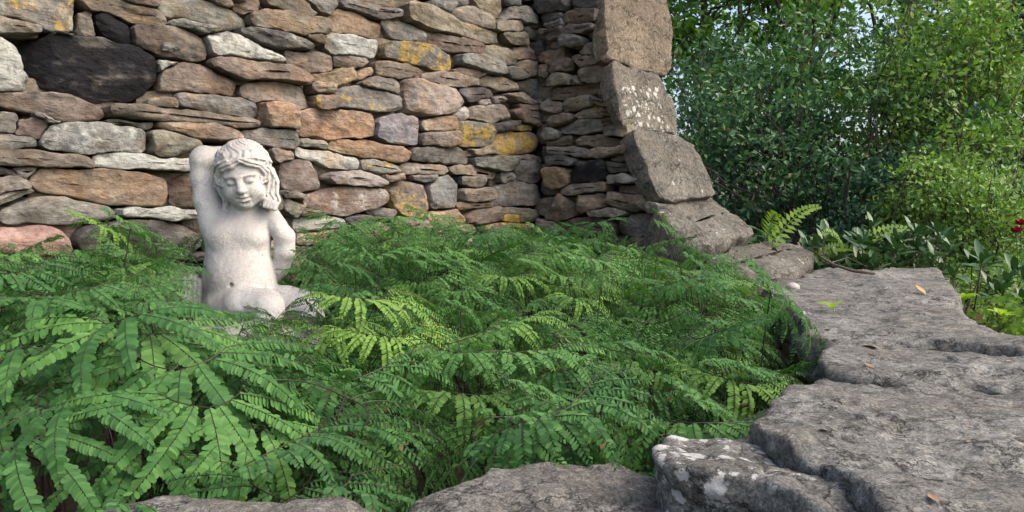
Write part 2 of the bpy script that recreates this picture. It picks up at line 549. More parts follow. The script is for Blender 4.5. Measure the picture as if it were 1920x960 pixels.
crop(0, 0, 3.2, """
gry y.5 p.5|-60,-40 430,-20 455,60 450,170 400,205 250,160 -60,85
gry p.2|-40,105 230,155 235,195 -40,185
brn p.2|435,-20 680,0 860,65 965,85 970,140 940,170 780,140 560,65
tan|690,-25 935,-25 930,30 880,42 760,25
gry|945,-20 1220,0 1380,65 1490,125 1480,165 1360,180 1150,140 970,100 930,50
tan|1230,-20 1370,-20 1380,40 1290,30
blk|555,80 640,75 765,155 780,260 720,275 600,225 560,150
brn s.3|470,90 550,80 560,210 450,210
gry p.5|1010,135 1060,118 1290,190 1270,215 1150,195 1010,160
brn s.45|770,165 850,150 1040,185 1130,185 1220,260 1225,330 1180,385 1080,365 900,315 790,270
gry p.8|1220,215 1300,200 1450,235 1620,320 1700,370 1690,395 1500,370 1250,330
blk y.25|150,250 300,215 420,220 620,245 790,290 900,345 945,420 945,500 880,580 760,625 560,610 400,560 220,500 170,400
gry p.8|-50,220 60,280 130,400 165,490 150,540 60,555 -50,550
gry p.6|930,385 1000,370 1080,375 990,410 950,430
tan p.2|975,420 1080,380 1240,395 1420,490 1440,540 1420,580 1300,560 1080,545 960,530
rbr y.25|1230,370 1320,345 1500,370 1700,400 1850,470 1840,500 1650,480 1450,470 1330,435 1240,395
brn s.5|-50,560 160,550 420,590 610,690 600,725 400,735 250,700 100,650 -50,600
gry p.4|180,670 230,680 350,735 330,745 250,720
gry|-40,680 95,700 90,770 -40,780
rbr|100,720 250,725 260,770 210,820 95,800
gry p.2|-40,815 170,820 215,850 200,890 -40,890
gry y.3 p.5|220,860 280,770 450,735 640,740 820,765 880,830 880,880 800,915 500,915 250,895
brn y.3|620,640 680,622 900,650 1110,660 1400,690 1550,740 1550,765 1300,760 1050,730 800,715 640,690
brn y.4|880,610 920,592 1050,600 1050,650 880,640
gry y.2 p.3|1045,590 1100,555 1280,565 1480,590 1555,640 1555,690 1500,705 1300,685 1070,640
gry p.4|625,735 820,735 900,740 890,760 650,750
tan p.4|925,740 990,728 1260,735 1430,810 1420,835 1180,830 1000,785
olv p.3|880,800 1040,795 1170,850 1170,890 1060,940 960,945 890,900
dgr|360,195 420,215 300,212
gry|940,270 1010,265 1070,300 1010,330 940,320
""")
crop(0, 270, 3.2, """
brn|-50,40 230,40 450,75 545,110 540,140 300,135 -50,125
gry p.8|545,95 600,55 700,60 900,90 1135,100 1135,145 1000,145 800,130 560,130
dgr|-40,135 70,150 80,190 -40,195
gry|75,140 220,135 220,170 170,200 100,180
tan p.2|-40,200 100,190 155,220 155,270 60,275 -40,285
gry|-40,300 150,270 190,290 100,340 -40,370
org|165,210 230,150 500,160 800,185 960,195 1010,240 1020,320 980,375 850,365 600,350 400,300 250,290
gry p.35|0,400 100,325 300,315 430,345 600,375 690,420 690,455 450,465 200,470 50,475 10,450
gry y.25 p.75|695,400 800,385 1000,400 1210,400 1210,440 1000,450 850,440 710,425
brn s.35|1010,240 1140,190 1220,240 1230,380 1100,385 1020,340
red|-60,530 120,490 230,480 350,550 410,610 415,660 350,670 -60,655
dgr p.3 s.2|425,590 500,500 640,470 900,455 1100,480 1195,550 1190,610 1080,690 900,720 700,690 500,640
pnk|-60,665 100,670 150,760 130,830 -60,830
gry p.2|230,670 400,680 400,710 280,745 240,720
org|300,790 420,720 600,715 820,720 840,750 780,790 500,790 400,800
gry y.25|850,740 1190,705 1250,850 1090,890 870,880
dgr|1130,665 1230,655 1240,690 1140,690
gry|1215,560 1330,540 1340,650 1220,640
brn|1240,680 1400,700 1400,800 1230,790
gry|480,880 700,830 850,900 820,980 520,980
tan|-40,860 200,850 440,860 450,960 -40,970
""")
crop(440, 0, 3.2, """
tan|-15,-20 130,-20 145,40 130,75 60,70 0,50
brn y.2|160,-25 390,-20 470,55 475,95 420,105 280,65 180,30
tan|70,100 200,55 300,70 450,120 535,150 535,205 420,215 300,190 150,150 90,140
dgr p.4|0,185 60,175 250,210 400,250 460,285 450,305 300,290 100,230
brn|400,220 480,225 505,250 490,265 430,250
gry|380,-20 620,-20 600,50 550,80 480,60
gry p.2|620,10 800,30 990,75 990,100 850,105 680,60 630,40
brn|700,-20 920,-20 940,15 920,40 780,20
org y.15|560,120 590,50 700,70 870,140 875,200 830,230 700,205 560,185
gry|880,125 1000,135 1140,185 1135,235 1050,245 930,210
lgt y.1 p.4|545,215 700,200 760,230 875,245 870,300 850,340 740,335 590,320 545,280
gry y.65|875,270 1000,255 1160,275 1310,350 1320,400 1290,425 1150,400 1000,360 890,340
olv p.2|990,30 1100,25 1300,120 1580,205 1595,250 1500,255 1350,225 1200,185 1010,120
gry p.5|1160,20 1220,-10 1270,5 1290,50 1240,75 1180,40
gry|1290,-15 1390,10 1380,40 1330,30
olv|1420,-20 1560,-20 1585,60 1560,105 1490,70
olv y.2|1265,85 1330,40 1420,45 1500,85 1550,140 1540,180 1460,160 1350,125
olv|1540,130 1700,125 1720,170 1680,190 1550,185
gry p.3|1590,110 1640,50 1730,45 1790,100 1780,140 1700,130
olv|1590,200 1700,195 1745,240 1735,280 1640,255
brn y.15|1140,205 1250,200 1480,255 1490,300 1420,320 1280,310 1180,270
olv|1480,290 1560,270 1640,310 1695,380 1680,400 1590,360 1490,325
tan|1670,290 1750,280 1800,330 1810,370 1700,345
gry p.15|1330,330 1450,335 1600,380 1605,440 1570,450 1450,410 1340,380
tan|1690,390 1740,365 1800,370 1810,430 1770,455 1700,420
gry|1610,410 1680,405 1750,455 1740,475 1640,470
rbr|310,305 450,310 570,320 605,410 580,430 430,420 330,390
brn p.2|600,340 700,335 780,350 795,390 720,410 610,390
org|450,460 560,430 680,405 740,420 720,460 620,510 500,490
org|740,420 810,405 820,440 760,480 730,470
brn y.35|820,390 900,380 1010,400 1105,440 1100,465 960,465 830,450
pnk|1105,450 1180,440 1330,450 1440,490 1440,515 1280,510 1150,490
tan|1310,420 1450,425 1520,450 1440,475 1330,440
tan|1450,490 1500,455 1600,460 1700,510 1700,545 1630,550 1520,520
tan y.3 p.3|30,545 100,500 230,490 440,545 460,600 430,640 380,655 250,610 60,590
tan|450,510 560,500 595,530 580,570 460,555
tan y.45|455,580 580,575 620,600 620,655 490,660 460,630
gry y.55|590,560 640,520 770,530 980,590 985,650 940,660 780,665 630,630
gry|740,510 810,475 950,475 975,510 970,560 880,545 770,530
pnk y.12|970,490 1080,480 1200,520 1330,570 1335,640 1280,685 1150,695 1010,680 990,580
dgr|1325,550 1420,530 1540,540 1555,570 1500,590 1380,610
dgr|1690,500 1780,470 1846,480 1846,590 1780,600 1700,540
tan|1610,560 1720,555 1800,610 1790,625 1680,600
pur|1460,605 1520,590 1530,630 1480,635
pur|1530,590 1610,590 1600,625 1540,620
org|155,615 330,615 360,690 360,770 180,770 155,690
org y.2|365,680 420,655 600,660 815,680 840,750 835,810 700,810 600,830 400,815 365,760
pur|830,720 900,690 1060,695 1105,760 1095,840 1040,865 900,850 840,820
tan|1100,745 1200,695 1310,715 1300,760 1230,785 1120,780
pnk|1390,660 1480,640 1620,620 1655,690 1540,735 1400,710
lgt|1300,690 1370,650 1380,690 1360,720 1310,720
rbr y.1|1640,670 1720,655 1820,680 1840,710 1830,760 1720,730
gry y.6|1310,740 1400,730 1500,740 1535,800 1530,860 1450,885 1330,870
dgr|1520,760 1680,730 1680,755 1600,795 1530,800
yel y.5|1660,760 1790,755 1790,785 1670,780
tan y.7|1535,830 1600,790 1780,790 1825,830 1825,890 1750,920 1600,930 1540,890
pnk|1105,810 1180,790 1310,800 1330,850 1250,880 1110,865
gry y.2 p.2|30,800 150,770 320,775 385,830 370,880 300,900 150,850 60,840
gry|385,840 500,840 555,870 540,890 400,875
tan|1390,895 1540,885 1550,930 1430,940
dgr|1600,-25 1700,-20 1690,40 1610,30
dgr|1800,-10 1846,0 1846,90 1790,60
gry|1740,160 1846,180 1840,240 1750,220
dgr|1790,260 1846,260 1846,360 1810,340
dgr|1700,-30 1846,-40 1846,-15 1720,0
brn|1700,630 1820,640 1840,665 1720,650
gry|1800,560 1846,600 1846,650 1815,640
""")
crop(500, 270, 3.2, """
tan|30,40 120,45 155,70 150,100 50,100
lgt y.15 p.6|180,25 300,30 420,70 540,90 545,150 430,150 330,110 190,65
org y.3|365,10 450,-20 600,0 830,40 835,90 780,115 600,85 450,60
dgr|840,60 900,25 1180,35 1205,90 1195,120 1000,120 850,100
tan|1195,40 1340,25 1355,70 1300,80 1210,70
rbr y.1|80,120 130,105 300,110 330,150 325,250 290,275 100,280 85,200
gry y.5|550,100 620,90 780,130 790,170 700,180 600,160 550,150
pnk|790,130 850,120 1060,130 1075,180 950,180 800,170
pnk p.35|340,200 500,155 600,175 700,225 690,245 540,250 400,230
tan|680,195 800,180 815,205 760,230 690,225
gry|870,190 990,190 995,215 880,218
tan|1085,140 1200,130 1300,155 1385,185 1360,205 1250,190 1110,170
gry y.3|1220,80 1330,85 1480,75 1490,130 1440,160 1320,150 1240,130
tan|1490,80 1580,70 1660,95 1650,120 1550,100
gry|1160,190 1300,195 1300,230 1250,255 1170,230
gry|1390,180 1470,165 1480,205 1410,225
pur|1480,160 1520,105 1590,105 1640,160 1640,220 1570,235 1490,210
rbr y.2 p.55|210,310 350,275 520,255 690,280 715,320 680,370 560,390 460,430 330,420 220,370
gry|80,290 120,285 210,310 200,335 100,320
olv p.4|90,340 150,330 210,350 200,400 160,430 100,390
tan|190,400 290,395 330,415 320,440 200,435
tan y.6 p.3|705,250 780,215 870,220 950,270 970,330 950,400 920,440 820,420 760,370
pur p.2|965,280 1000,220 1100,190 1150,210 1160,330 1120,385 980,390 965,330
tan|1170,275 1300,270 1340,310 1330,340 1250,350 1170,340
gry|1340,310 1380,260 1480,220 1600,250 1640,330 1600,365 1450,370 1350,350
tan y.4|1145,360 1350,350 1345,375 1200,390 1150,390
lgt p.5|165,450 230,440 350,430 440,460 455,490 300,515 180,520
dgr|450,445 550,430 620,440 600,470 480,490
gry|590,400 650,385 760,400 740,440 640,430
org y.5|950,420 1000,400 1120,390 1180,430 1185,475 1100,490 1000,495 955,460
brn|1180,440 1250,400 1380,380 1405,410 1395,460 1250,475 1190,465
olv|1410,400 1480,375 1600,390 1650,430 1640,460 1530,465 1420,440
yel y.9|1400,450 1430,420 1510,425 1520,465 1420,465
tan y.65|1270,510 1400,465 1520,480 1575,500 1570,525 1450,520 1350,530
pnk y.2|985,525 1100,500 1230,480 1265,510 1230,540 1100,540
tan|880,480 960,450 990,470 985,510 900,510
pnk|1150,600 1250,550 1400,530 1440,600 1300,610
yel y.6|1420,540 1540,540 1580,580 1570,600 1450,600
yel y.3|1320,630 1450,610 1520,640 1480,690 1350,690
tan p.1|170,540 480,500 490,580 300,600 175,605
tan|490,510 620,480 700,500 720,560 500,580
pnk|100,620 290,610 305,680 120,695
pnk|310,620 560,600 720,600 700,680 560,690 320,690
pnk p.2|60,740 200,700 350,700 380,760 380,800 100,820
gry|380,700 540,690 530,720 400,735
yel y.5|390,755 520,740 700,750 720,800 400,810
yel y.8|130,830 300,815 470,825 470,870 380,870 150,850
dgr|580,560 720,545 720,585 600,590
pur|1570,530 1640,560 1640,610 1570,620
gry|740,460 860,450 870,500 750,510
pnk|740,560 960,540 1130,560 1130,610 760,620
tan|730,640 1000,630 1300,640 1300,690 740,700
""")
MAIN_TR = TR; TR = []
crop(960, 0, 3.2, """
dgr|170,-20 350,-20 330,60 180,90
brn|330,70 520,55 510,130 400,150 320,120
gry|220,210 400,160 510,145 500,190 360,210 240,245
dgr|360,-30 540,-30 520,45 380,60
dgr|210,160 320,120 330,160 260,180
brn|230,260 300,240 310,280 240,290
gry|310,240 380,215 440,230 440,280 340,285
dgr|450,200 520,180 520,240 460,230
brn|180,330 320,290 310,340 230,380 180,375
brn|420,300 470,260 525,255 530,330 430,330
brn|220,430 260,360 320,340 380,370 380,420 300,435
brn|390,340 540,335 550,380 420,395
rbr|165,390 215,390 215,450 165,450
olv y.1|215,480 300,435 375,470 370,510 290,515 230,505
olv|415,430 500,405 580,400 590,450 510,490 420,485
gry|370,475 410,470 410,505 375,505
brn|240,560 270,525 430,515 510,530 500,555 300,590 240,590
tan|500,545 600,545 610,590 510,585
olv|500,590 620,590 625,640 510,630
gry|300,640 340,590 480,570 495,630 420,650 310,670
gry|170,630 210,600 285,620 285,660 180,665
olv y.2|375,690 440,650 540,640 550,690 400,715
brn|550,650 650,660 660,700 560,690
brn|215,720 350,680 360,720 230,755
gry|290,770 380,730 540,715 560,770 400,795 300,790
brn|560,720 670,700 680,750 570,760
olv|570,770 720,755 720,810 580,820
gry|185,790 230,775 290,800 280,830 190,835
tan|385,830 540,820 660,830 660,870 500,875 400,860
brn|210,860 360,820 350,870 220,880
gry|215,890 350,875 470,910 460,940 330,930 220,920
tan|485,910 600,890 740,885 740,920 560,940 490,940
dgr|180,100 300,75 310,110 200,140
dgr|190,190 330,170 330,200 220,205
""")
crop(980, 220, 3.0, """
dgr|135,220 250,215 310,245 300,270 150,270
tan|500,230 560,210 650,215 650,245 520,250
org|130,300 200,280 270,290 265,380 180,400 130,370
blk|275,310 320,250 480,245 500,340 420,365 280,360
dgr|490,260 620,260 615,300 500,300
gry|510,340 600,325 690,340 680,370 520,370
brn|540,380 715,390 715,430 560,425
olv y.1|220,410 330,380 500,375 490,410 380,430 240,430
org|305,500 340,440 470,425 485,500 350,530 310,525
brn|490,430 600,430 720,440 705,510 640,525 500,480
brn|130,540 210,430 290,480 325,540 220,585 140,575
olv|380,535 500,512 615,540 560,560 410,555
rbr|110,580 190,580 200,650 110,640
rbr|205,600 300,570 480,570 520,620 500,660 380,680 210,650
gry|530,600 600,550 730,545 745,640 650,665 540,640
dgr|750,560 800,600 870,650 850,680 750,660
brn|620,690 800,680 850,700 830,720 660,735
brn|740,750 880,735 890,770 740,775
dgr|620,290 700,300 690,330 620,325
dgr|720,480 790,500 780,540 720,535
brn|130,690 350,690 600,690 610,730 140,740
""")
WING_TR = TR

def set_stone(o, spec, rng):
    c = SCOL[spec[0]]
    j = rng.uniform(0.84, 1.14); gm = sum(c) / 3; c = [v + (gm - v) * .40 for v in c]
    o.color = (c[0] * j * rng.uniform(.96, 1.04), c[1] * j, c[2] * j * rng.uniform(.95, 1.05), 1)
    for s in spec[1:]:
        key = {'y': 'lichen', 'p': 'pale', 's': 'stain'}[s[0]]
        o[key] = float(s[1:])

def raster(mask, org, res, P):
    P = np.array(P); lo = P.min(0); hi = P.max(0)
    i0, j0 = np.maximum(((lo - org) / res).astype(int), 0); i1, j1 = ((hi - org) / res).astype(int) + 1
    i1 = min(i1, mask.shape[0]); j1 = min(j1, mask.shape[1])
    if i1 <= i0 or j1 <= j0: return 0, 0
    X, Y = np.meshgrid(org[0] + (np.arange(i0, i1) + .5) * res, org[1] + (np.arange(j0, j1) + .5) * res, indexing='ij')
    ins = np.zeros(X.shape, bool)
    for a in range(len(P)):
        x1, y1 = P[a - 1]; x2, y2 = P[a]
        cr = (y1 > Y) != (y2 > Y)
        ins ^= cr & (X < (x2 - x1) * (Y - y1) / ((y2 - y1) if y2 != y1 else 1e-9) + x1)
    sub = mask[i0:i1, j0:j1]
    tot = ins.sum(); hit = (ins & sub).sum()
    return tot, hit, (slice(i0, i1), slice(j0, j1)), ins

def build_wall(root, traced, to2d, X, Yin, x_lo, x_hi, z_lo, top_fn, seed, pref, depth=0.22):
    rng = random.Random(seed)
    org = np.array([x_lo - .1, z_lo - .1]); res = 0.01
    mask = np.zeros((int((x_hi - x_lo + .3) / res), int((WALL_TOP - z_lo + .4) / res)), bool)
    def put(poly, spec, proud, name='stone', **kw):
        me, c = stone_mesh(name, poly, depth, rng, proud=proud, **kw)
        o = link(name, me, root, MAT['stone'])
        place(o, frame(CORNER + X * c[0] + UP * c[1], X, Yin, UP))
        set_stone(o, spec, rng)
        return o
    # label grid of the traced outlines: each grows until it nearly meets its neighbours
    lr = 0.003
    lab = np.zeros((int((x_hi - x_lo + .3) / lr), int((WALL_TOP - z_lo + .4) / lr)), np.int32)
    polys = []
    for i, (spec, px) in enumerate(traced):
        P = [to2d(*p) for p in px]
        if poly_area(P) < 0: P = P[::-1]
        polys.append(P)
        tmp = np.zeros_like(lab, dtype=bool)
        r = raster(tmp, org, lr, P)
        if r[0]: lab[r[2]][r[3]] = i + 1
    for i, (spec, px) in enumerate(traced):
        P = np.array(polys[i]); n = 56
        Q = []
        for a in range(len(P)):
            u, v = P[a], P[(a + 1) % len(P)]
            Q += [u * .91 + v * .09, u * .09 + v * .91]
        Q = np.array(Q); Qc = np.vstack([Q, Q[:1]])
        cum = np.concatenate([[0], np.cumsum(np.linalg.norm(np.diff(Qc, axis=0), axis=1))])
        s = np.linspace(0, cum[-1], n, endpoint=False)
        R = np.stack([np.interp(s, cum, Qc[:, k]) for k in (0, 1)], 1)
        T = np.roll(R, -1, 0) - np.roll(R, 1, 0); T /= np.linalg.norm(T, axis=1)[:, None] + 1e-9
        N = np.stack([T[:, 1], -T[:, 0]], 1)
        free = np.full(n, .05); dead = np.zeros(n, bool)
        for k in range(1, 17):
            X2 = ((R + N * lr * k - org) / lr).astype(int)
            X2[:, 0] = np.clip(X2[:, 0], 0, lab.shape[0] - 1); X2[:, 1] = np.clip(X2[:, 1], 0, lab.shape[1] - 1)
            L2 = lab[X2[:, 0], X2[:, 1]]
            hit = (L2 > 0) & (L2 != i + 1) & ~dead
            free[hit] = lr * k; dead |= hit
        g = np.clip((free - .007) * .5, -.006, .009)
        g = np.convolve(np.concatenate([g[-1:], g, g[:1]]), np.ones(3) / 3, 'valid')
        R = R + N * g[:, None]
        r = raster(mask, org, res, R)
        if r[0]: mask[r[2]] |= r[3]
        pr = 0.02 + rng.uniform(-0.022, 0.036)
        put([tuple(q) for q in R], spec, pr, grown=R, chaikin=0, n=n)
    # courses outside the picture and low behind the ferns, plus recessed rubble in the gaps
    rubble = []
    z = z_lo
    keys = pref
    while z < WALL_TOP:
        h = rng.uniform(0.05, 0.125) * (1 if z < CAM_Z + 1.25 else 2.0)
        x = x_lo + rng.uniform(-.1, 0)
        while x < x_hi:
            wd = h * rng.uniform(1.2, 4.2)
            x2 = min(x + wd, x_hi - 0.004)
            if x2 - x < 0.03: break
            j = lambda a: rng.uniform(-a, a)
            P = [(x + .004, z + .004 + j(.008)), ((x + x2) / 2, z + .003 + j(.012)), (x2 - .004, z + .004 + j(.008)), (x2 - .003, z + h * .6 + j(.01)),
                 (x2 - .008 - abs(j(.02)), z + h - .004 + j(.008)), ((x + x2) / 2, z + h - .003 + j(.01)), (x + .006 + abs(j(.02)), z + h - .004 + j(.008)), (x + .003, z + h * .5)]
            r = raster(mask, org, res, P)
            if r[0] and z + h < min(top_fn(x), top_fn(x2 + .03)) - .03:
                f = r[1] / r[0]
                if f < 0.12:
                    mask[r[2]] |= r[3]
                    put(P, [rng.choice(keys)] + ([f'p{rng.uniform(.1,.5):.2f}'] if rng.random() < .4 else []), 0.015 + rng.uniform(-.012, .02), n=32)
                elif f < 0.9:
                    me, c = stone_mesh('s', P, 0.12, rng, n=16, proud=-0.035 + rng.uniform(-.02, .015))
                    V = np.empty(len(me.vertices) * 3); me.vertices.foreach_get('co', V); V = V.reshape(-1, 3) + np.array([c[0], 0, c[1]])
                    rubble.append(([tuple(v) for v in V], [tuple(p.vertices) for p in me.polygons]))
                    bpy.data.meshes.remove(me)
            x = x2
        z += h
    if rubble:
        V, F = merge(rubble)
        o = link('rubble_fill', mesh('rubble_fill', V, F, True, 40), root, MAT['stone'])
        place(o, frame(CORNER, X, Yin, UP))
        o.color = (0.19, 0.165, 0.13, 1)
        o['kind'] = 'stuff'

wall = tag(empty('stone_wall', CORNER + EA * -1.6), 'tall dry-laid fieldstone wall with yellow lichen standing behind the child statue', 'wall')
PREF = ['tan', 'gry', 'brn', 'olv', 'gry', 'tan', 'pnk', 'pur', 'org', 'rbr', 'dgr']
build_wall(wall, MAIN_TR, main_xy, EA, -ET, -3.4, 0.0, 0.02, lambda x: WALL_TOP, 11, PREF)
def box(name, lo, hi, M, parent, mat):
    V = [(x, y, z) for x in (lo[0], hi[0]) for y in (lo[1], hi[1]) for z in (lo[2], hi[2])]
    F = [(0, 1, 3, 2), (4, 6, 7, 5), (0, 4, 5, 1), (2, 3, 7, 6), (0, 2, 6, 4), (1, 5, 7, 3)]
    o = link(name, mesh(name, V, F, False), parent, mat)
    place(o, M)
    return o
box('wall_core', (-3.4, 0.095, -0.1), (0.30, 0.5, WALL_TOP - .03), frame(CORNER, EA, -ET, UP), wall, MAT['core'])

# ------------------------------------------------------------------ wing wall with its stepped coping
wing = tag(empty('wing_wall', CORNER + ET * 0.5), 'shaded stone wing wall with large lichened coping stones stepping down to the bench', 'wall')
TOPS = [(-0.1, 2.6), (0.30, 2.3), (0.36, 1.65), (0.44, 1.10), (0.53, .78), (0.65, 0.42), (0.80, 0.08), (1.075, -0.14), (1.28, -0.26), (1.6, -0.33)]
def wing_top(t):
    return CAM_Z - 0.02 + np.interp(t, [a for a, b in TOPS], [b for a, b in TOPS])
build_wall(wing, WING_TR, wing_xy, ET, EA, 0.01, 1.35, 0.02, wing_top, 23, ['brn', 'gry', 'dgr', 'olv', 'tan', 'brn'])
def wing_core():
    ts = [-0.1, 0.36, 0.44, 0.53, 0.65, 0.80, 1.0, 1.2]
    V = []; F = []
    for t in ts:
        zt = wing_top(t + .12) - 0.12
        for y in (0.095, 0.34):
            V += [(t, y, -0.1), (t, y, zt)]
    for i in range(len(ts) - 1):
        a = i * 4; b = a + 4
        F += [(a, a + 1, b + 1, b), (a + 2, b + 2, b + 3, a + 3), (a + 1, a + 3, b + 3, b + 1), (a, b, b + 2, a + 2)]
    e = (len(ts) - 1) * 4
    F += [(0, 2, 3, 1), (e, e + 1, e + 3, e + 2)]
    o = link('wall_core', mesh('wall_core', V, F, False), wing, MAT['core'])
    place(o, frame(CORNER, ET, EA, UP))
wing_core()
# far side of the wing wall, seen only from other positions
def wing_back():
    rng = random.Random(4)
    z = 0.02
    while z < 1.9:
        h = rng.uniform(.09, .16); t = 0.0
        while t < 1.2:
            wd = rng.uniform(.15, .34); t2 = t + wd
            if z + h < wing_top(t2 + .1) - .1:
                P = [(-t2 + .005, z + .005), (-t - .005, z + .008), (-t - .008, z + h - .006), ((-t - t2) / 2, z + h - .003), (-t2 + .007, z + h - .008)]
                me, c = stone_mesh('stone', P, 0.1, rng, n=24)
                o = link('stone', me, wing, MAT['stone'])
                place(o, frame(CORNER + EA * 0.43 - ET * c[0] + UP * c[1], -ET, -EA, UP))
                set_stone(o, [rng.choice(PREF)], rng)
            t = t2
        z += h
wing_back()

MAT['coping'] = slab_material('coping_rock', (0.215, 0.175, 0.13), 0.60)
MAT['coping_spotted'] = slab_material('coping_rock_spotted', (0.20, 0.18, 0.15), 0.44)
MAT['coping_grey'] = slab_material('coping_rock_grey', (0.175, 0.163, 0.142), 0.56)
def coping(pA, pB, px, depth, seed, mat, label, edge=0.010, rough=0.008):
    """pA, pB: (t, height above camera) of the upper and lower end of the stone's face on the wing's inner edge"""
    rng = random.Random(seed)
    A = CORNER + ET * pA[0] + UP * (CAM_Z + pA[1]); B = CORNER + ET * pB[0] + UP * (CAM_Z + pB[1])
    z = (A - B).normalized(); x = EA; y = z.cross(x).normalized()
    P = []
    for p in px:
        q = on_plane(p[0], p[1], A, y) - A
        P.append((q.dot(x), q.dot(z)))
    cc = np.mean(P, 0); P = [tuple(cc + (np.array(q) - cc) * 1.04) for q in P]
    me, c = stone_mesh('coping_stone', P, depth, rng, n=110, edge=edge, rough=rough, facets=2, bulge=0.003, tilt=0.03, chaikin=1)
    o = link('coping_stone', me, wing, mat)
    place(o, frame(A + x * c[0] + z * c[1] - EA * .02 - y * .02, x, y, z))
    o['label'] = label
S5 = lambda pts: [(960 + a / 3.2, b / 3.2) for a, b in pts]
S6 = lambda pts: [(980 + a / 3.0, 220 + b / 3.0) for a, b in pts]
coping((.43, 1.12), (.52, .80), S5([(555, -150), (800, -160), (900, -60), (935, 70), (962, 190), (952, 400), (920, 455), (800, 430), (620, 372), (575, 340), (560, 100)]), .085, 1, MAT['coping'], 'upright tan coping stone at the top of the slope')
coping((.535, .79), (.64, .45), S5([(600, 385), (700, 418), (910, 470), (950, 560), (985, 690), (992, 815), (880, 785), (725, 770), (680, 700), (620, 560)]), .085, 2, MAT['coping_spotted'], 'leaning coping stone spotted with white lichen')
coping((.65, .44), (.82, .07), S6([(622, 90), (680, 85), (870, 118), (960, 180), (1000, 250), (1085, 400), (1080, 438), (960, 452), (840, 475), (770, 440), (690, 260)]), .10, 3, MAT['coping_grey'], 'leaning grey coping stone above the boulders')
coping((.80, .06), (1.10, -.16), S6([(770, 520), (920, 460), (1060, 445), (1200, 500), (1325, 655), (1200, 690), (1070, 755), (960, 720), (850, 650)]), .20, 5, MAT['coping_grey'], 'broad purplish grey coping boulder', .03, .014)
coping((1.05, -.13), (1.33, -.25), S6([(1075, 780), (1230, 690), (1390, 660), (1560, 700), (1660, 800), (1560, 900), (1400, 905), (1280, 900), (1130, 880)]), .32, 6, MAT['coping_grey'], 'low coping boulder meeting the bench slab', .035, .014)
coping((.30, 1.72), (.42, 1.16), [(1085, -230), (1200, -240), (1225, -60), (1215, -52), (1140, -48), (1120, -90)], .28, 8, MAT['coping'], 'topmost coping stone')

# ------------------------------------------------------------------ rim slabs
def poly_sdf(X, Y, P):
    d = np.full(X.shape, 1e9); ins = np.zeros(X.shape, bool)
    for i in range(len(P)):
        ax, ay = P[i - 1]; bx, by = P[i]
        ex, ey = bx - ax, by - ay
        t = np.clip(((X - ax) * ex + (Y - ay) * ey) / (ex * ex + ey * ey + 1e-12), 0, 1)
        d = np.minimum(d, (X - ax - t * ex) ** 2 + (Y - ay - t * ey) ** 2)
        cr = (ay > Y) != (by > Y)
        ins ^= cr & (X < ex * (Y - ay) / (ey if ey else 1e-9) + ax)
    return np.where(ins, -1, 1) * np.sqrt(d)

def slab(name, px, hz, thick, h, seed, mat, label, cat='boulder', rnd=0.03, warp=0.018, und=0.008, grain=0.003, tilt=(0, 0)):
    z0 = CAM_Z + hz
    P = [on_z(x, y, z0) for x, y in px]
    P = np.array([(p.x, p.y) for p in P])
    for _ in range(2):
        Q = []
        for i in range(len(P)):
            a, b = P[i], P[(i + 1) % len(P)]
            Q += [a * .78 + b * .22, a * .22 + b * .78]
        P = np.array(Q)
    c = P.mean(0)
    lo = P.min(0) - .06; hi = P.max(0) + .06
    xs = np.arange(lo[0], hi[0], h); ys = np.arange(lo[1], hi[1], h); zs = np.arange(-thick - .05, .06, h)
    X2, Y2 = np.meshgrid(xs, ys, indexing='ij')
    p2 = np.stack([X2, Y2, np.zeros_like(X2)], -1)
    d2 = poly_sdf(X2, Y2, P) + warp * fbm(p2, 5, 3, seed)
    top = und * fbm(p2, 3.5, 4, seed + 3) * 1.6 + (X2 - c[0]) * tilt[0] + (Y2 - c[1]) * tilt[1]
    tn = fbm(p2 * np.array([1, 1.6, 1]), 4.5, 4, seed + 60) * 5
    top = top + .0050 * (np.floor(tn) + np.clip((tn - np.floor(tn)) * 5, 0, 1)) * .6
    # bedding ledges on the flanks
    zn = np.stack([np.zeros_like(zs), np.zeros_like(zs), zs], -1)
    ledge = 0.010 * np.round(2.2 * fbm(zn, 22, 2, seed + 8)) / 2.2
    Z3 = zs[None, None, :] - top[:, :, None]
    q1 = d2[:, :, None] + ledge[None, None, :] * 1.0 + rnd
    q2 = np.abs(Z3 + thick / 2) - thick / 2 + rnd
    F = np.minimum(np.maximum(q1, q2), 0) + np.sqrt(np.maximum(q1, 0) ** 2 + np.maximum(q2, 0) ** 2) - rnd
    near = np.abs(F) < 0.04
    I = np.argwhere(near)
    pts = I * h + np.array([lo[0], lo[1], zs[0]])
    F[near] += grain * (fbm(pts * np.array([1, 1, 1.8]), 30, 3, seed + 20, 0.65) * 3.0) + 0.010 * fbm(pts * np.array([1, 1, 2.5]), 9, 2, seed + 30) - 0.003 * np.abs(fbm(pts * np.array([1, 1, 3.0]), 14, 2, seed + 40))
    V, Q = surface_nets(F, (lo[0] - c[0], lo[1] - c[1], zs[0]), h)
    o = link(name, fast_mesh(name, V, Q, True), None, mat)
    o.location = (c[0], c[1], z0)
    tag(o, label, cat)
    return o

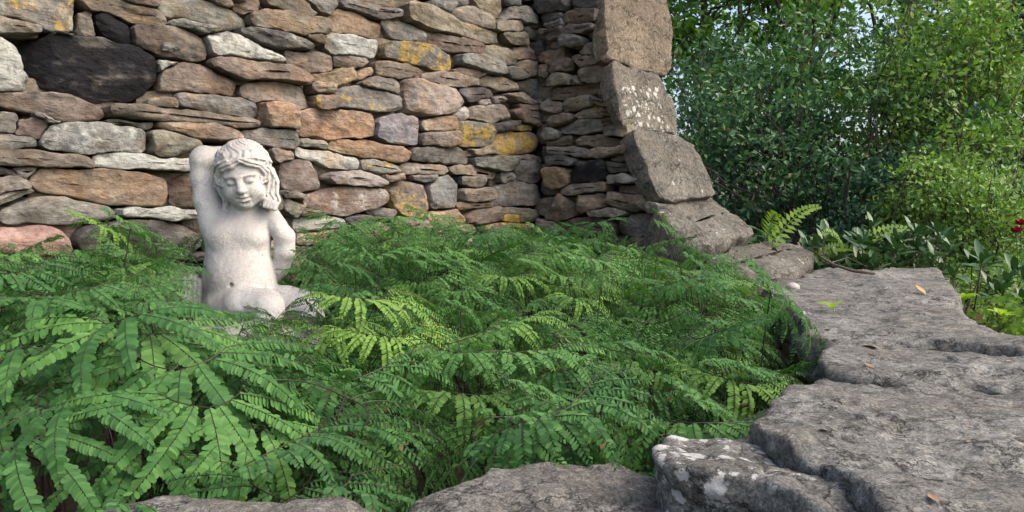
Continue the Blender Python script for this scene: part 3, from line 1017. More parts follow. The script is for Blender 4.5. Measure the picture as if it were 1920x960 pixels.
MAT['slab'] = slab_material('slab_rock', (0.225, 0.222, 0.205), 0.60)
MAT['slab_lichen'] = slab_material('slab_rock_lichened', (0.205, 0.20, 0.182), 0.43, (-1.2, .8, 0))
MAT['slab_front'] = slab_material('slab_rock_front', (0.215, 0.205, 0.185), 0.56)
slab('bench_slab', [(1425, 535), (1480, 522), (1545, 503), (1640, 507), (1745, 499), (1782, 519), (1798, 550), (1778, 582), (1830, 605), (1930, 640), (2150, 662), (2100, 690), (1800, 640), (1640, 632), (1545, 630), (1502, 612), (1488, 585)],
     -.235, .10, .010, 1, MAT['slab'], 'long flat grey bench slab with a small seedling and pebble on it', 'slab', .006, .026, .008)
slab('bench_slab', [(1528, 668), (1542, 648), (1600, 636), (1640, 634), (1800, 645), (1930, 655), (2200, 690), (2200, 760), (1930, 730), (1700, 715), (1570, 706), (1540, 690)],
     -.252, .12, .008, 2, MAT['slab'], 'round-nosed thin slab wedged under the long bench slab', 'slab', .014, .016, .006)
slab('bench_slab', [(1428, 778), (1470, 752), (1545, 702), (1640, 682), (1760, 674), (1930, 690), (2200, 760), (2500, 1000), (2300, 1100), (1700, 1050), (1640, 900), (1520, 850), (1445, 815)],
     -.258, .11, .006, 3, MAT['slab'], 'broad rough grey slab with a pointed inner corner', 'slab', .005, .018, .007)
slab('rim_boulder', [(1238, 835), (1258, 800), (1350, 806), (1430, 800), (1520, 815), (1750, 850), (1950, 930), (2000, 1010), (1600, 1000), (1450, 925), (1290, 895), (1245, 880)],
     -.280, .10, .005, 4, MAT['slab_lichen'], 'knobbly boulder with a white lichen crust on its blunt end', 'boulder', .010, .022, .012)
slab('rim_boulder', [(730, 968), (800, 920), (900, 884), (1000, 876), (1060, 868), (1100, 877), (1200, 870), (1258, 882), (1278, 915), (1300, 945), (1420, 930), (1800, 1000), (1700, 1250), (680, 1250)],
     -.325, .16, .006, 5, MAT['slab_front'], 'brownish grey boulder with a pale weathered lip in front of the ferns', 'boulder', .010, .022, .012)
slab('rim_boulder', [(170, 975), (250, 950), (340, 934), (420, 944), (560, 955), (670, 957), (735, 985), (690, 1250), (140, 1250)],
     -.33, .16, .007, 6, MAT['slab_front'], 'low rim stone under the long hanging fern fronds', 'boulder', .010, .02, .010)
slab('rim_boulder', [(-330, 960), (0, 985), (175, 975), (140, 1250), (-400, 1250)],
     -.335, .16, .010, 7, MAT['slab_front'], 'end rim stone beyond the hanging fern fronds', 'boulder', .010, .02, .010)

# low dry wall that carries the slabs and holds the planting bed
RIM_PX = [(1400, 520, -.235), (1440, 545, -.235), (1500, 610, -.235), (1550, 665, -.262), (1560, 705, -.275), (1450, 785, -.275), (1270, 835, -.29), (1020, 890, -.325), (780, 960, -.325), (250, 975, -.33), (-330, 985, -.335)]
RIM = [on_z(x, y, CAM_Z + h) for x, y, h in RIM_PX]
def rim_wall():
    root = tag(empty('planter_wall', (RIM[5].x, RIM[5].y, 0)), 'low dark stone wall under the rim slabs round the fern bed', 'wall')
    rng = random.Random(31)
    core = []
    for a, b in zip(RIM[:-1], RIM[1:]):
        d = (b - a); d.z = 0; L = d.length; d.normalize()
        inn = Vector((d.y, -d.x, 0))              # walking towards the viewer: bed lies to the right hand
        Yin = -inn
        z = 0.02; top = min(a.z, b.z) - 0.11
        while z < top - .02:
            h = min(rng.uniform(.07, .13), top - z); t = -.02
            while t < L:
                t2 = min(t + rng.uniform(.12, .28), L + .03)
                if t2 - t < .05: break
                P = [(-t2 + .005, z + .004), (-t - .005, z + .006), (-t - .006, z + h - .006), (-(t + t2) / 2, z + h - .002), (-t2 + .006, z + h - .006)]
                me, c = stone_mesh('stone', P, 0.14, rng, n=24)
                o = link('stone', me, root, MAT['stone'])
                place(o, frame(a + Yin * 0.10 - d * c[0] + UP * (c[1] - a.z), -d, Yin, UP))
                set_stone(o, [rng.choice(['gry', 'dgr', 'brn', 'olv'])], rng)
                t = t2
            z += h
        p = [a + Yin * .17, b + Yin * .17, b + Yin * .36, a + Yin * .36]
        V = [(q.x, q.y, zz) for zz in (-.05, min(a.z, b.z) - .12) for q in p]
        core.append((V, [(0, 1, 2, 3), (4, 7, 6, 5), (0, 4, 5, 1), (1, 5, 6, 2), (2, 6, 7, 3), (3, 7, 4, 0)]))
    V, F = merge(core)
    o = link('wall_core', mesh('wall_core', V, F, False), root, MAT['core'])
    place(o, Matrix.Identity(4))
rim_wall()

# planting bed
def soil_bed():
    P = [(p.x, p.y) for p in RIM]
    lft = CORNER + EA * -3.4
    P = np.array([(CORNER.x, CORNER.y)] + [(CORNER + ET * 1.3).to_tuple()[:2]] + P + [(lft.x, lft.y)])
    n = 90
    xs = np.linspace(P[:, 0].min(), P[:, 0].max(), n); ys = np.linspace(P[:, 1].min(), P[:, 1].max(), n)
    X, Y = np.meshgrid(xs, ys, indexing='ij')
    S = poly_sdf(X, Y, P) < 0.12
    Z = SOIL_Z + 0.03 * fbm(np.stack([X, Y, 0 * X], -1), 4, 4, 9)
    V = np.stack([X, Y, Z], -1).reshape(-1, 3)
    F = []
    for i in range(n - 1):
        for j in range(n - 1):
            if S[i, j] and S[i + 1, j] and S[i, j + 1] and S[i + 1, j + 1]:
                F.append((i * n + j, (i + 1) * n + j, (i + 1) * n + j + 1, i * n + j + 1))
    o = link('soil', mesh('soil', V, F), None, MAT['soil'])
    tag(o, 'dark soil of the planting bed under the ferns', 'soil', kind='structure')
soil_bed()

# ------------------------------------------------------------------ the statue (one carved surface)
class Field:
    def __init__(s, lo, hi, h):
        s.h = h; s.lo = np.array(lo, float)
        s.ax = [np.arange(lo[i], hi[i], h) for i in range(3)]
        s.F = np.full([len(a) for a in s.ax], 0.5, dtype=np.float64)
    def block(s, lo, hi):
        r = []
        for i in range(3):
            a = int(max((lo[i] - s.lo[i]) / s.h, 0)); b = int(min((hi[i] - s.lo[i]) / s.h + 2, len(s.ax[i])))
            r.append(slice(a, max(b, a)))
        return tuple(r)
    def pts(s, sl):
        return np.meshgrid(*[s.ax[i][sl[i]] for i in range(3)], indexing='ij')
    def put(s, fn, lo, hi, k=0.01, sub=False):
        lo = np.array(lo) - k - .012; hi = np.array(hi) + k + .012
        sl = s.block(lo, hi)
        if any(x.stop <= x.start for x in sl): return
        X, Y, Z = s.pts(sl)
        d = fn(X, Y, Z); f = s.F[sl]
        if sub:
            a, b = f, -d
            hh = np.maximum(k - np.abs(a - b), 0) / k
            s.F[sl] = np.maximum(a, b) + hh * hh * k * .25
        else:
            hh = np.maximum(k - np.abs(f - d), 0) / k
            s.F[sl] = np.minimum(f, d) + -hh * hh * k * .25
    def ell(s, c, r, k=0.01, sub=False, R=None):
        c = np.array(c, float); r = np.array(r, float)
        def fn(X, Y, Z):
            P = np.stack([X - c[0], Y - c[1], Z - c[2]], -1)
            if R is not None: P = P @ R
            q = P / r; l = np.sqrt((q * q).sum(-1)); g = np.sqrt(((q / r) ** 2).sum(-1))
            return l * (l - 1) / np.maximum(g, 1e-6)
        m = r.max() if R is not None else r
        s.put(fn, c - m, c + m, k, sub)
    def cap(s, a, b, ra, rb, k=0.01, sub=False):
        a = np.array(a, float); b = np.array(b, float); e = b - a; L2 = (e * e).sum() + 1e-12
        def fn(X, Y, Z):
            px, py, pz = X - a[0], Y - a[1], Z - a[2]
            t = np.clip((px * e[0] + py * e[1] + pz * e[2]) / L2, 0, 1)
            return np.sqrt((px - t * e[0]) ** 2 + (py - t * e[1]) ** 2 + (pz - t * e[2]) ** 2) - (ra + (rb - ra) * t)
        m = max(ra, rb)
        s.put(fn, np.minimum(a, b) - m, np.maximum(a, b) + m, k, sub)
    def chain(s, pts, rr, k=0.01, sub=False):
        for i in range(len(pts) - 1): s.cap(pts[i], pts[i + 1], rr[i], rr[i + 1], k, sub)

def rotm(pitch, yaw, roll):
    M = Matrix.Rotation(rad(yaw), 3, 'Z') @ Matrix.Rotation(rad(pitch), 3, 'X') @ Matrix.Rotation(rad(roll), 3, 'Y')
    return np.array(M)

def statue_mesh():
    f = Field((-.24, -.24, -.05), (.32, .17, .62), .0026)
    # trunk
    f.ell((-.004, .015, .055), (.108, .088, .085), .03)
    f.ell((-.006, -.012, .125), (.102, .085, .085), .05)
    f.ell((-.018, -.002, .215), (.096, .070, .100), .06)
    f.ell((-.018, .0, .285), (.100, .066, .070), .05)
    f.ell((-.055, -.038, .272), (.040, .030, .034), .03); f.ell((.036, -.038, .268), (.040, .030, .034), .03)
    f.ell((-.008, -.094, .118), (.006, .010, .007), .006, True)          # navel
    # neck
    f.cap((.0, .006, .32), (.012, -.008, .40), .048, .042, .025)
    # raised arm (viewer's left): shoulder, elbow, hand behind the head
    f.ell((-.088, .006, .315), (.050, .048, .055), .03)
    f.chain([(-.085, .008, .30), (-.116, .008, .38), (-.127, .010, .45), (-.127, .015, .505)], [.050, .040, .038, .042], .016)
    f.ell((-.124, .010, .506), (.044, .044, .044), .012)
    f.chain([(-.122, .018, .508), (-.088, .048, .515), (-.050, .075, .505)], [.040, .036, .030], .012)
    for i in range(4):
        f.cap((-.055 + .004 * i, .083, .510 - i * .014), (-.005, .108, .505 - i * .013), .009, .007, .004)
    # the hand comes round the far side and holds the curls
    for i in range(4):
        f.chain([(.084 + i * .008, -.020, .386 - i * .005), (.090 + i * .009, -.050, .378 - i * .004), (.084 + i * .010, -.056, .360 - i * .003)], [.0085, .0085, .007], .003)
    # other arm: shoulder, elbow out, forearm behind the back
    f.ell((.070, .012, .318), (.040, .044, .042), .02)
    f.chain([(.076, .006, .335), (.104, -.002, .300), (.126, .004, .266)], [.034, .031, .033], .006)
    f.chain([(.127, .006, .264), (.122, .016, .215), (.104, .034, .165), (.070, .055, .130)], [.033, .032, .028, .024], .006)
    # leg folded across the front
    f.chain([(-.050, -.03, .050), (.020, -.085, .060), (.100, -.110, .062)], [.062, .055, .048], .010)
    f.ell((.112, -.112, .058), (.045, .046, .050), .010)
    f.chain([(.116, -.116, .040), (.100, -.135, -.01), (.02, -.155, -.03), (-.06, -.16, -.035)], [.042, .036, .034, .026], .008)
    f.ell((-.095, -.16, -.03), (.040, .024, .020), .008)
    # leg turned out to the side
    f.chain([(.05, .02, .055), (.13, -.005, .056), (.215, -.030, .052)], [.060, .053, .046], .010)
    f.chain([(.22, -.035, .045), (.240, -.085, .020)], [.042, .030], .010)
    f.ell((.252, -.115, .026), (.028, .040, .024), .008)
    for i in range(5):
        f.cap((.232 + i * .0095, -.145, .030), (.228 + i * .0115, -.166 + abs(i - 1) * .004, .034), .0075, .0065, .003)
    # drapery fold behind the hip and the upturned foot
    f.chain([(-.118, .045, .24), (-.128, .045, .15), (-.130, .035, .06), (-.14, .02, .0)], [.018, .022, .026, .03], .01)
    f.ell((-.172, .020, .090), (.030, .024, .055), .010)
    for i in range(4):
        x = -.188 + i * .015
        f.cap((x - .002, .0, .055), (x + .004, -.008, .150 - abs(i - 1.2) * .014), .0110, .0085, .003)
    # seat
    f.ell((.02, -.02, -.035), (.20, .15, .035), .010)

    # head, built in its own frame: face towards -y, up z
    HS = .89; hc = np.array([.015, -.030, .457]); R = rotm(17, 9, -8)
    T = lambda p: hc + R @ (np.array(p, float) * HS)
    def ell(c, r, k=.01, sub=False): f.ell(T(c), np.array(r) * HS, k, sub, R)
    def cap(a, b, ra, rb, k=.01, sub=False): f.cap(T(a), T(b), ra * HS, rb * HS, k, sub)
    def chain(p, r, k=.01, sub=False): f.chain([T(q) for q in p], [v * HS for v in r], k, sub)
    ell((0, .012, .028), (.079, .088, .082), .01)
    ell((0, -.030, -.015), (.066, .062, .078), .03)
    ell((0, -.040, -.050), (.052, .046, .045), .03)
    ell((0, -.072, -.083), (.021, .018, .017), .022)
    for s in (-1, 1):
        ell((s * .034, -.060, -.042), (.029, .026, .027), .02)
        ell((s * .030, -.099, .000), (.023, .018, .014), .014, True)     # socket
        cap((s * .010, -.093, .017), (s * .047, -.074, .017), .006, .005, .012)   # brow
        ell((s * .029, -.0815, -.003), (.0165, .0105, .0105), .004)      # closed lid
        chain([(s * .013, -.0925, -.007), (s * .022, -.0955, -.0135), (s * .034, -.0935, -.0135), (s * .045, -.0845, -.007)], [.0022, .0034, .0034, .0018], .003, True)
        chain([(s * .014, -.093, .006), (s * .027, -.0945, .0105), (s * .043, -.084, .006)], [.0012, .0018, .0012], .004, True)
        ell((s * .0095, -.0985, -.033), (.0075, .0085, .0065), .006)     # nostril wing
        ell((s * .0055, -.1045, -.0405), (.0030, .0040, .0030), .003, True)
        ell((s * .022, -.093, -.058), (.0045, .006, .0045), .006, True)  # mouth corner
    chain([(0, -.0905, .012), (0, -.0985, -.010), (0, -.1075, -.028)], [.0085, .0090, .0120], .010)
    chain([(-.019, -.0885, -.0545), (-.006, -.0955, -.0525), (0, -.0955, -.0545), (.006, -.0955, -.0525), (.019, -.0885, -.0545)], [.0035, .0055, .005, .0055, .0035], .005)
    chain([(-.015, -.0895, -.0665), (0, -.0945, -.0690), (.015, -.0895, -.0665)], [.0045, .0068, .0045], .006)
    chain([(-.021, -.0925, -.0585), (0, -.1015, -.0620), (.021, -.0925, -.0585)], [.0026, .0036, .0026], .003, True)
    ell((0, -.094, -.0775), (.014, .006, .004), .008, True)
    # hair: a carved cap cut away over the face, then locks
    c0 = T((0, .022, .036)); Rt = R
    def hair(X, Y, Z):
        P = np.stack([X - hc[0], Y - hc[1], Z - hc[2]], -1) @ R / HS
        x, y, z = P[..., 0], P[..., 1], P[..., 2]
        q = np.stack([x / .0925, (y - .020) / .099, (z - .030) / .092], -1)
        l = np.sqrt((q * q).sum(-1)); d = (l - 1) * .092
        an = np.arctan2(x, -(y - .05)); 
        d = d - .0016 * np.sin(an * 30 + 9 * np.sin(z * 60) + 2.2 * np.sin(z * 110)) - .0012 * np.sin(z * 260 + x * 120)
        q = np.stack([x / .068, (y + .105) / .085, (z + .048) / .098], -1)
        face = (np.sqrt((q * q).sum(-1)) - 1) * .075
        face = face + .004 * np.sin(x * 140 + 1.0)
        nape = -(z + .085)
        return np.maximum(np.maximum(d, -face), nape) * HS
    f.put(hair, hc - .12, hc + .12, .006)
    rng = random.Random(5)
    def lock(p, r, k=.004):
        chain(p, r, k)
        # groove each lock along its length
        q = [(a[0] * 1.0 + (.004 if a[0] > 0 else -.004), a[1] - .75 * rr, a[2]) for a, rr in zip(p, r)]
        chain(q, [rr * .22 for rr in r], .004, True)
    # fringe swept from a parting to both sides
    lock([(.012, -.083, .072), (-.020, -.083, .056), (-.048, -.070, .048), (-.068, -.048, .040)], [.010, .013, .013, .012])
    lock([(-.030, -.076, .070), (-.058, -.062, .058), (-.080, -.034, .040), (-.084, -.010, .018)], [.009, .013, .014, .012])
    lock([(.012, -.083, .072), (.036, -.080, .058), (.056, -.066, .046), (.072, -.046, .034)], [.010, .012, .012, .012])
    lock([(.030, -.078, .072), (.060, -.058, .062), (.082, -.030, .046)], [.009, .013, .013])
    # side curls, viewer's left: a loop over the ear and a fall to the shoulder
    lock([(-.066, -.054, .036), (-.080, -.044, .016), (-.078, -.046, -.006), (-.066, -.056, -.012), (-.062, -.060, .006)], [.010, .011, .010, .008, .006])
    lock([(-.082, -.020, .010), (-.088, -.016, -.020), (-.078, -.020, -.050), (-.072, -.022, -.078), (-.084, -.024, -.100)], [.014, .015, .014, .013, .010])
    lock([(-.078, .020, .0), (-.084, .018, -.040), (-.076, .012, -.078), (-.066, -.005, -.104), (-.080, -.02, -.116)], [.018, .018, .017, .014, .010])
    # viewer's right: fuller curls down to the shoulder
    lock([(.070, -.052, .034), (.084, -.044, .010), (.078, -.048, -.014), (.066, -.056, -.018), (.066, -.058, .0)], [.011, .012, .011, .009, .006])
    lock([(.084, -.026, .022), (.094, -.022, -.010), (.084, -.030, -.040), (.074, -.036, -.066), (.084, -.036, -.090), (.076, -.042, -.108)], [.014, .016, .015, .014, .014, .010])
    lock([(.086, .012, .0), (.094, .004, -.040), (.088, -.012, -.074), (.094, -.018, -.100), (.084, -.030, -.122)], [.018, .018, .017, .015, .011])
    lock([(.062, -.040, -.074), (.064, -.048, -.096), (.074, -.050, -.118)], [.010, .012, .009])
    for i in range(26):                                     # small crown curls
        an = rng.uniform(-1.5, 1.5); z = rng.uniform(.035, .095)
        rr = math.sqrt(max(1 - ((z - .03) / .092) ** 2, .05))
        x = math.sin(an) * .0925 * rr; y = .02 - math.cos(an) * .099 * rr
        t = rng.uniform(-.016, .016)
        cap((x, y, z), (x + t, y + .004, z - .014), .0075, .0055, .004)
    ell((0, .03, -.05), (.070, .055, .06), .02)             # hair mass behind the neck
    # pitted, weathered skin
    near = np.abs(f.F) < .02
    I = np.argwhere(near); pts = I * f.h + f.lo
    f.F[near] += .0010 * fbm(pts, 60, 2, 3) + .0010 * fbm(pts, 18, 2, 5)
    f.F[:, :, 0] = .1
    V, Q = surface_nets(f.F, f.lo, f.h)
    return fast_mesh('statue', V, Q, True)

def marble():
    m, t, b = node_mat('weathered_cast_stone'); k = NT(t)
    tc = k.n('ShaderNodeTexCoord'); P = tc.outputs['Object']
    n0 = k.noise(P, 5, 4, 0.6); n1 = k.noise(P, 26, 6, 0.7); n2 = k.noise(P, 170, 4, 0.7); n3 = k.noise(P, 60, 3, .6)
    c = k.mix(k.ramp(n0.outputs[0], [(0.35, 0), (0.65, 1)]).outputs[0], (0.45, 0.42, 0.39), (0.57, 0.56, 0.545))
    c = k.mix(k.ramp(n1.outputs[0], [(0.45, 0), (0.7, 0.8)]).outputs[0], c, (0.42, 0.40, 0.38))
    # grey soot on the upward-facing surfaces, as weather leaves it
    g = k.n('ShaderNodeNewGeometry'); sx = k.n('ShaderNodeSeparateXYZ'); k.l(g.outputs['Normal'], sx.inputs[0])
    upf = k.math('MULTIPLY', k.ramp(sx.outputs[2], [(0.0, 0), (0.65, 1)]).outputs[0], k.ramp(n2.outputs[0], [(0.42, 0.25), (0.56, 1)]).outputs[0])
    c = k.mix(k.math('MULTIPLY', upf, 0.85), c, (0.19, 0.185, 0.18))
    c = k.mix(k.ramp(n3.outputs[0], [(0.70, 0), (0.74, 0.8)]).outputs[0], c, (0.12, 0.105, 0.09))
    c = k.mix(0.8, c, k.ramp(n2.outputs[0], [(0.4, 0.72), (0.6, 1.15)]).outputs[0], 'MULTIPLY')
    k.l(c, b.inputs['Base Color'])
    b.inputs['Roughness'].default_value = 0.75; b.inputs['Specular IOR Level'].default_value = 0.3
    k.l(k.bump(n2.outputs[0], 0.25, 0.003, k.bump(n1.outputs[0], 0.25, 0.004)), b.inputs['Normal'])
    return m
MAT['marble'] = marble()
ST_Y = 2.4
p0 = at_depth(460, 600, ST_Y)
statue = link('child_statue', statue_mesh(), None, MAT['marble'])
statue.location = p0
statue.scale = (1.0, 1.0, 1.0)
tag(statue, 'weathered white stone statue of a seated curly-haired child with one arm raised behind its head', 'statue')
def plinth():
    rng = random.Random(12)
    f = Field((-.34, -.26, -.36), (.34, .26, .04), .009)
    f.ell((.02, -.01, -.12), (.27, .20, .14), .02)
    f.ell((.0, .0, -.30), (.29, .22, .12), .08)
    for i in range(14):
        a = rng.uniform(0, 6.28)
        f.ell((.2 * math.cos(a), .14 * math.sin(a), rng.uniform(-.2, -.06)), (.07, .06, .045), .02)
    f.put(lambda X, Y, Z: Z + .045, (-.34, -.26, -.045), (.34, .26, .04), .01, False) if False else None
    near = np.abs(f.F) < .05
    I = np.argwhere(near); pts = I * f.h + f.lo
    f.F[near] += .016 * fbm(pts, 11, 4, 3)
    f.F[:, :, 0] = .1
    V, Q = surface_nets(f.F, f.lo, f.h)
    V[:, 2] = np.minimum(V[:, 2], -.028)
    o = link('rock_plinth', fast_mesh('rock_plinth', V, Q, True), None, MAT['marble'])
    o.location = p0 + Vector((0, 0, -.0))
    tag(o, 'lumpy whitish rock plinth under the seated child statue', 'plinth')
plinth()

# ------------------------------------------------------------------ maidenhair ferns
LEAFLET = np.array([(0, -.02), (.34, -.12), (.74, -.10), (.98, .14), (1.0, .56), (.84, .86), (.55, .84), (.10, .66)])
LEAFLET2 = np.array([(0, .02), (.32, -.06), (.76, -.12), (1.0, .12), (1.0, .54), (.84, .84), (.60, .78), (.22, .44)])   # (out, along)
def pinna(rng, start, az, L, e0, droop, width, V, F, tubes, curl=0.0, fine=False):
    step = (0.0100 if fine else 0.0074) * width / .019
    shape = LEAFLET2 if fine else LEAFLET; wf = 1.05 if fine else 1.42
    n = max(int(L / step), 6)
    p = Vector(start); e = e0; a = az
    path = [p.copy()]
    side0 = rng.choice((0, 1))
    for i in range(n):
        s = i / n
        t = Vector((math.sin(a) * math.cos(e), math.cos(a) * math.cos(e), math.sin(e)))
        b = Vector((math.cos(a), -math.sin(a), 0))
        nn = b.cross(t).normalized()
        wd = width * (min(1.0, .55 + s * 4) if s < .12 else 1.0) * (1.0 if s < .5 else (1 - ((s - .5) / .5) ** 1.6 * .72))
        for side in (-1, 1):
            if rng.random() < .015: continue
            fw = rad(rng.gauss(14, 6)); tw = rad(rng.gauss(-42, 15) if fine else rng.gauss(-28, 12)) ; dr = rad(rng.gauss(10, 9))
            out = (b * side * math.cos(fw) + t * math.sin(fw)) * math.cos(dr) - nn * math.sin(dr)
            al = t * math.cos(tw) + nn * math.sin(tw)
            Ln = wd * rng.uniform(.88, 1.1); W = step * wf * (.45 + .55 * wd / width)
            base = p + t * step * (.5 if side > 0 else 0)
            k0 = len(V)
            for q in shape:
                cup = -.10 * Ln * (q[0] ** 2)
                V.append(base + out * (Ln * q[0]) + al * (W * q[1]) + nn * cup)
            idx = list(range(k0, k0 + 8))
            F.append(tuple(idx))
        p = p + t * step
        e -= droop * step / .1 * (0.6 + .8 * s) * rng.uniform(.8, 1.2)
        a += curl * step / .1 + rng.gauss(0, .008)
        if i % 3 == 2: path.append(p.copy())
    path.append(p.copy())
    tubes.append(tube(path, [.0007 * (1 - .6 * i / len(path)) for i in range(len(path))], 3))

def frond_mesh(seed, Lmax=.25, per_side=5, width=.019, droop=.38, e0=.25, fine=False, fan=118):
    rng = random.Random(seed)
    V = []; F = []; tubes = []
    for side in (-1, 1):
        prev = Vector((0, 0, 0)); arm = [prev]
        for j in range(per_side):
            ang = rad(8 + j * (fan / per_side) + rng.uniform(-6, 6))
            q = prev + Vector((side * math.cos(ang * .75) * .026, -math.sin(ang * .75) * .020, .004 - .002 * j))
            if j == 0: q = Vector((side * .008, .004, 0))
            arm.append(q); prev = q
            L = Lmax * (1 - .115 * j) * rng.uniform(.85, 1.08)
            pinna(rng, q, side * ang, L, e0 + rng.uniform(-.15, .12) - .03 * j, droop * rng.uniform(.75, 1.3), width * rng.uniform(.9, 1.08) * (1 - .04 * j), V, F, tubes, side * rng.uniform(-.05, .18), fine)
        tubes.append(tube(arm, [.0012] * len(arm), 4))
    me = bpy.data.meshes.new('frond')
    tv, tf = merge(tubes)
    nv = len(V)
    me.from_pydata([tuple(v) for v in V] + tv, [], F + [tuple(i + nv for i in q) for q in tf])
    me.materials.append(MAT['fern']); me.materials.append(MAT['stipe'])
    mi = [0] * len(F) + [1] * len(tf)
    me.polygons.foreach_set('material_index', mi)
    me.update()
    return me

FR = [frond_mesh(100 + i, Lmax=.20 + .012 * (i % 4), per_side=5 + i % 3, width=.0140 + .001 * (i % 3), droop=.62 + .10 * (i % 4), e0=.42, fine=True, fan=(70, 95, 118, 80)[i % 4]) for i in range(14)]
FRB = [frond_mesh(200 + i, Lmax=.29, per_side=5, width=.0182, droop=.36 + .08 * i, e0=.22) for i in range(4)]
BED = np.array([(p.x, p.y) for p in RIM])

frond_count = 0
BEDP = np.array([(CORNER.x, CORNER.y), (CORNER + ET * 1.2).to_tuple()[:2]] + [tuple(q) for q in BED[1:]] + [(CORNER + EA * -3.0).to_tuple()[:2]])
def add_frond(root, rng, me, hub, base, heading, pitch, roll, sc, lime=0.0):
    global frond_count
    o = link('frond', me, root)
    # local +y is the frond's heading
    M = Matrix.Translation(hub) @ Matrix.Rotation(-heading, 4, 'Z') @ Matrix.Rotation(pitch, 4, 'X') @ Matrix.Rotation(roll, 4, 'Y') @ Matrix.Scale(sc, 4)
    place(o, M)
    if lime: o['lime'] = lime
    pts = []
    d = hub - base
    for i in range(7):
        s = i / 6
        h = Vector((d.x, d.y, 0)) * (s ** 1.7)
        pts.append(base + h + Vector((0, 0, d.z * s)))
    v, f = tube(pts, [.0022 - .0008 * i / 6 for i in range(7)], 4)
    st = link('stipe', mesh('stipe', v, f), o, MAT['stipe'])
    st.matrix_basis = M.inverted()
    frond_count += 1

def canopy(x, y):
    """height of the fern canopy above the bed, relative to the camera"""
    h = float(np.interp(y, [.8, 1.2, 1.8, 2.5, 3.2, 4.0], [-.43, -.35, -.215, -.135, -.125, -.115]))
    px = 960 + FPX * x / max(y, .3)
    h += float(np.interp(px, [250, 420], [1, 0])) * float(np.interp(y, [.8, 1.2, 1.7, 2.4], [.10, .15, .10, .04]))
    if 300 < px < 660 and y < 2.35:                # the statue stays in view
        h = min(h, -(612 - 415) / FPX * y - .06)
    if y > 2.3 and px > 1150: h -= min((px - 1150) / 150, 1) * .085
    h += .055 * math.exp(-((px - 800) / 170) ** 2) * float(np.interp(y, [1.7, 2.2, 3.2], [0, 1, 1]))
    if px > 1350: h -= (px - 1350) / 150 * .05
    return h

def fern(x, y, n, rng, label, group=None, name='maidenhair_fern', meshes=FR, sc=1.0, lime=0.0, dh=0.0, bias=None, spread=.17):
    base = Vector((x, y, SOIL_Z))
    r = tag(empty(name, base), label, 'fern', group)
    a0 = rng.uniform(0, 6.28)
    for i in range(n):
        az = a0 + i * 2.399 + rng.uniform(-.3, .3)
        rr = spread * math.sqrt((i + .5) / n) * rng.uniform(.8, 1.15)
        hx, hy = x + math.sin(az) * rr, y + math.cos(az) * rr
        # keep blades off the walls
        hz = CAM_Z + canopy(hx, hy) + dh + rng.gauss(0, .058) - rr * .35
        hz -= .10 * (i % 5 == 4)                   # some fronds sit lower and fill the mass
        hz = max(hz, SOIL_Z + .10)
        if poly_sdf(np.array([hx]), np.array([hy]), BEDP)[0] > -.10: hx, hy = x, y
        hub = Vector((hx, hy, hz))
        q = hub - CORNER
        dw = q.dot(ET); dg = -q.dot(EA)
        if dw < .06: hub += ET * (.06 - dw)
        if dg < .06: hub -= EA * (.06 - dg)
        hd = az
        if bias is not None and rng.random() < .8:
            hd = bias + rng.gauss(0, .7)
        elif rng.random() < .65:
            hd = rad(140) + rng.gauss(0, .75)       # towards the light and the viewer
        # never point blades into the wall
        hv = Vector((math.sin(hd), math.cos(hd), 0))
        if dw < .25 and hv.dot(-ET) > .2: hd += math.pi
        hv = Vector((math.sin(hd), math.cos(hd), 0))
        if dg < .25 and hv.dot(EA) > .2: hd += math.pi
        add_frond(r, rng, rng.choice(meshes), hub, base + Vector((rng.uniform(-.03, .03), rng.uniform(-.03, .03), 0)), hd, rad(rng.gauss(-30, 18)), rad(rng.gauss(0, 15)), sc * rng.uniform(.8, 1.15), lime if lime else (rng.uniform(.2, .55) if rng.random() < .07 else 0.0))
    return r

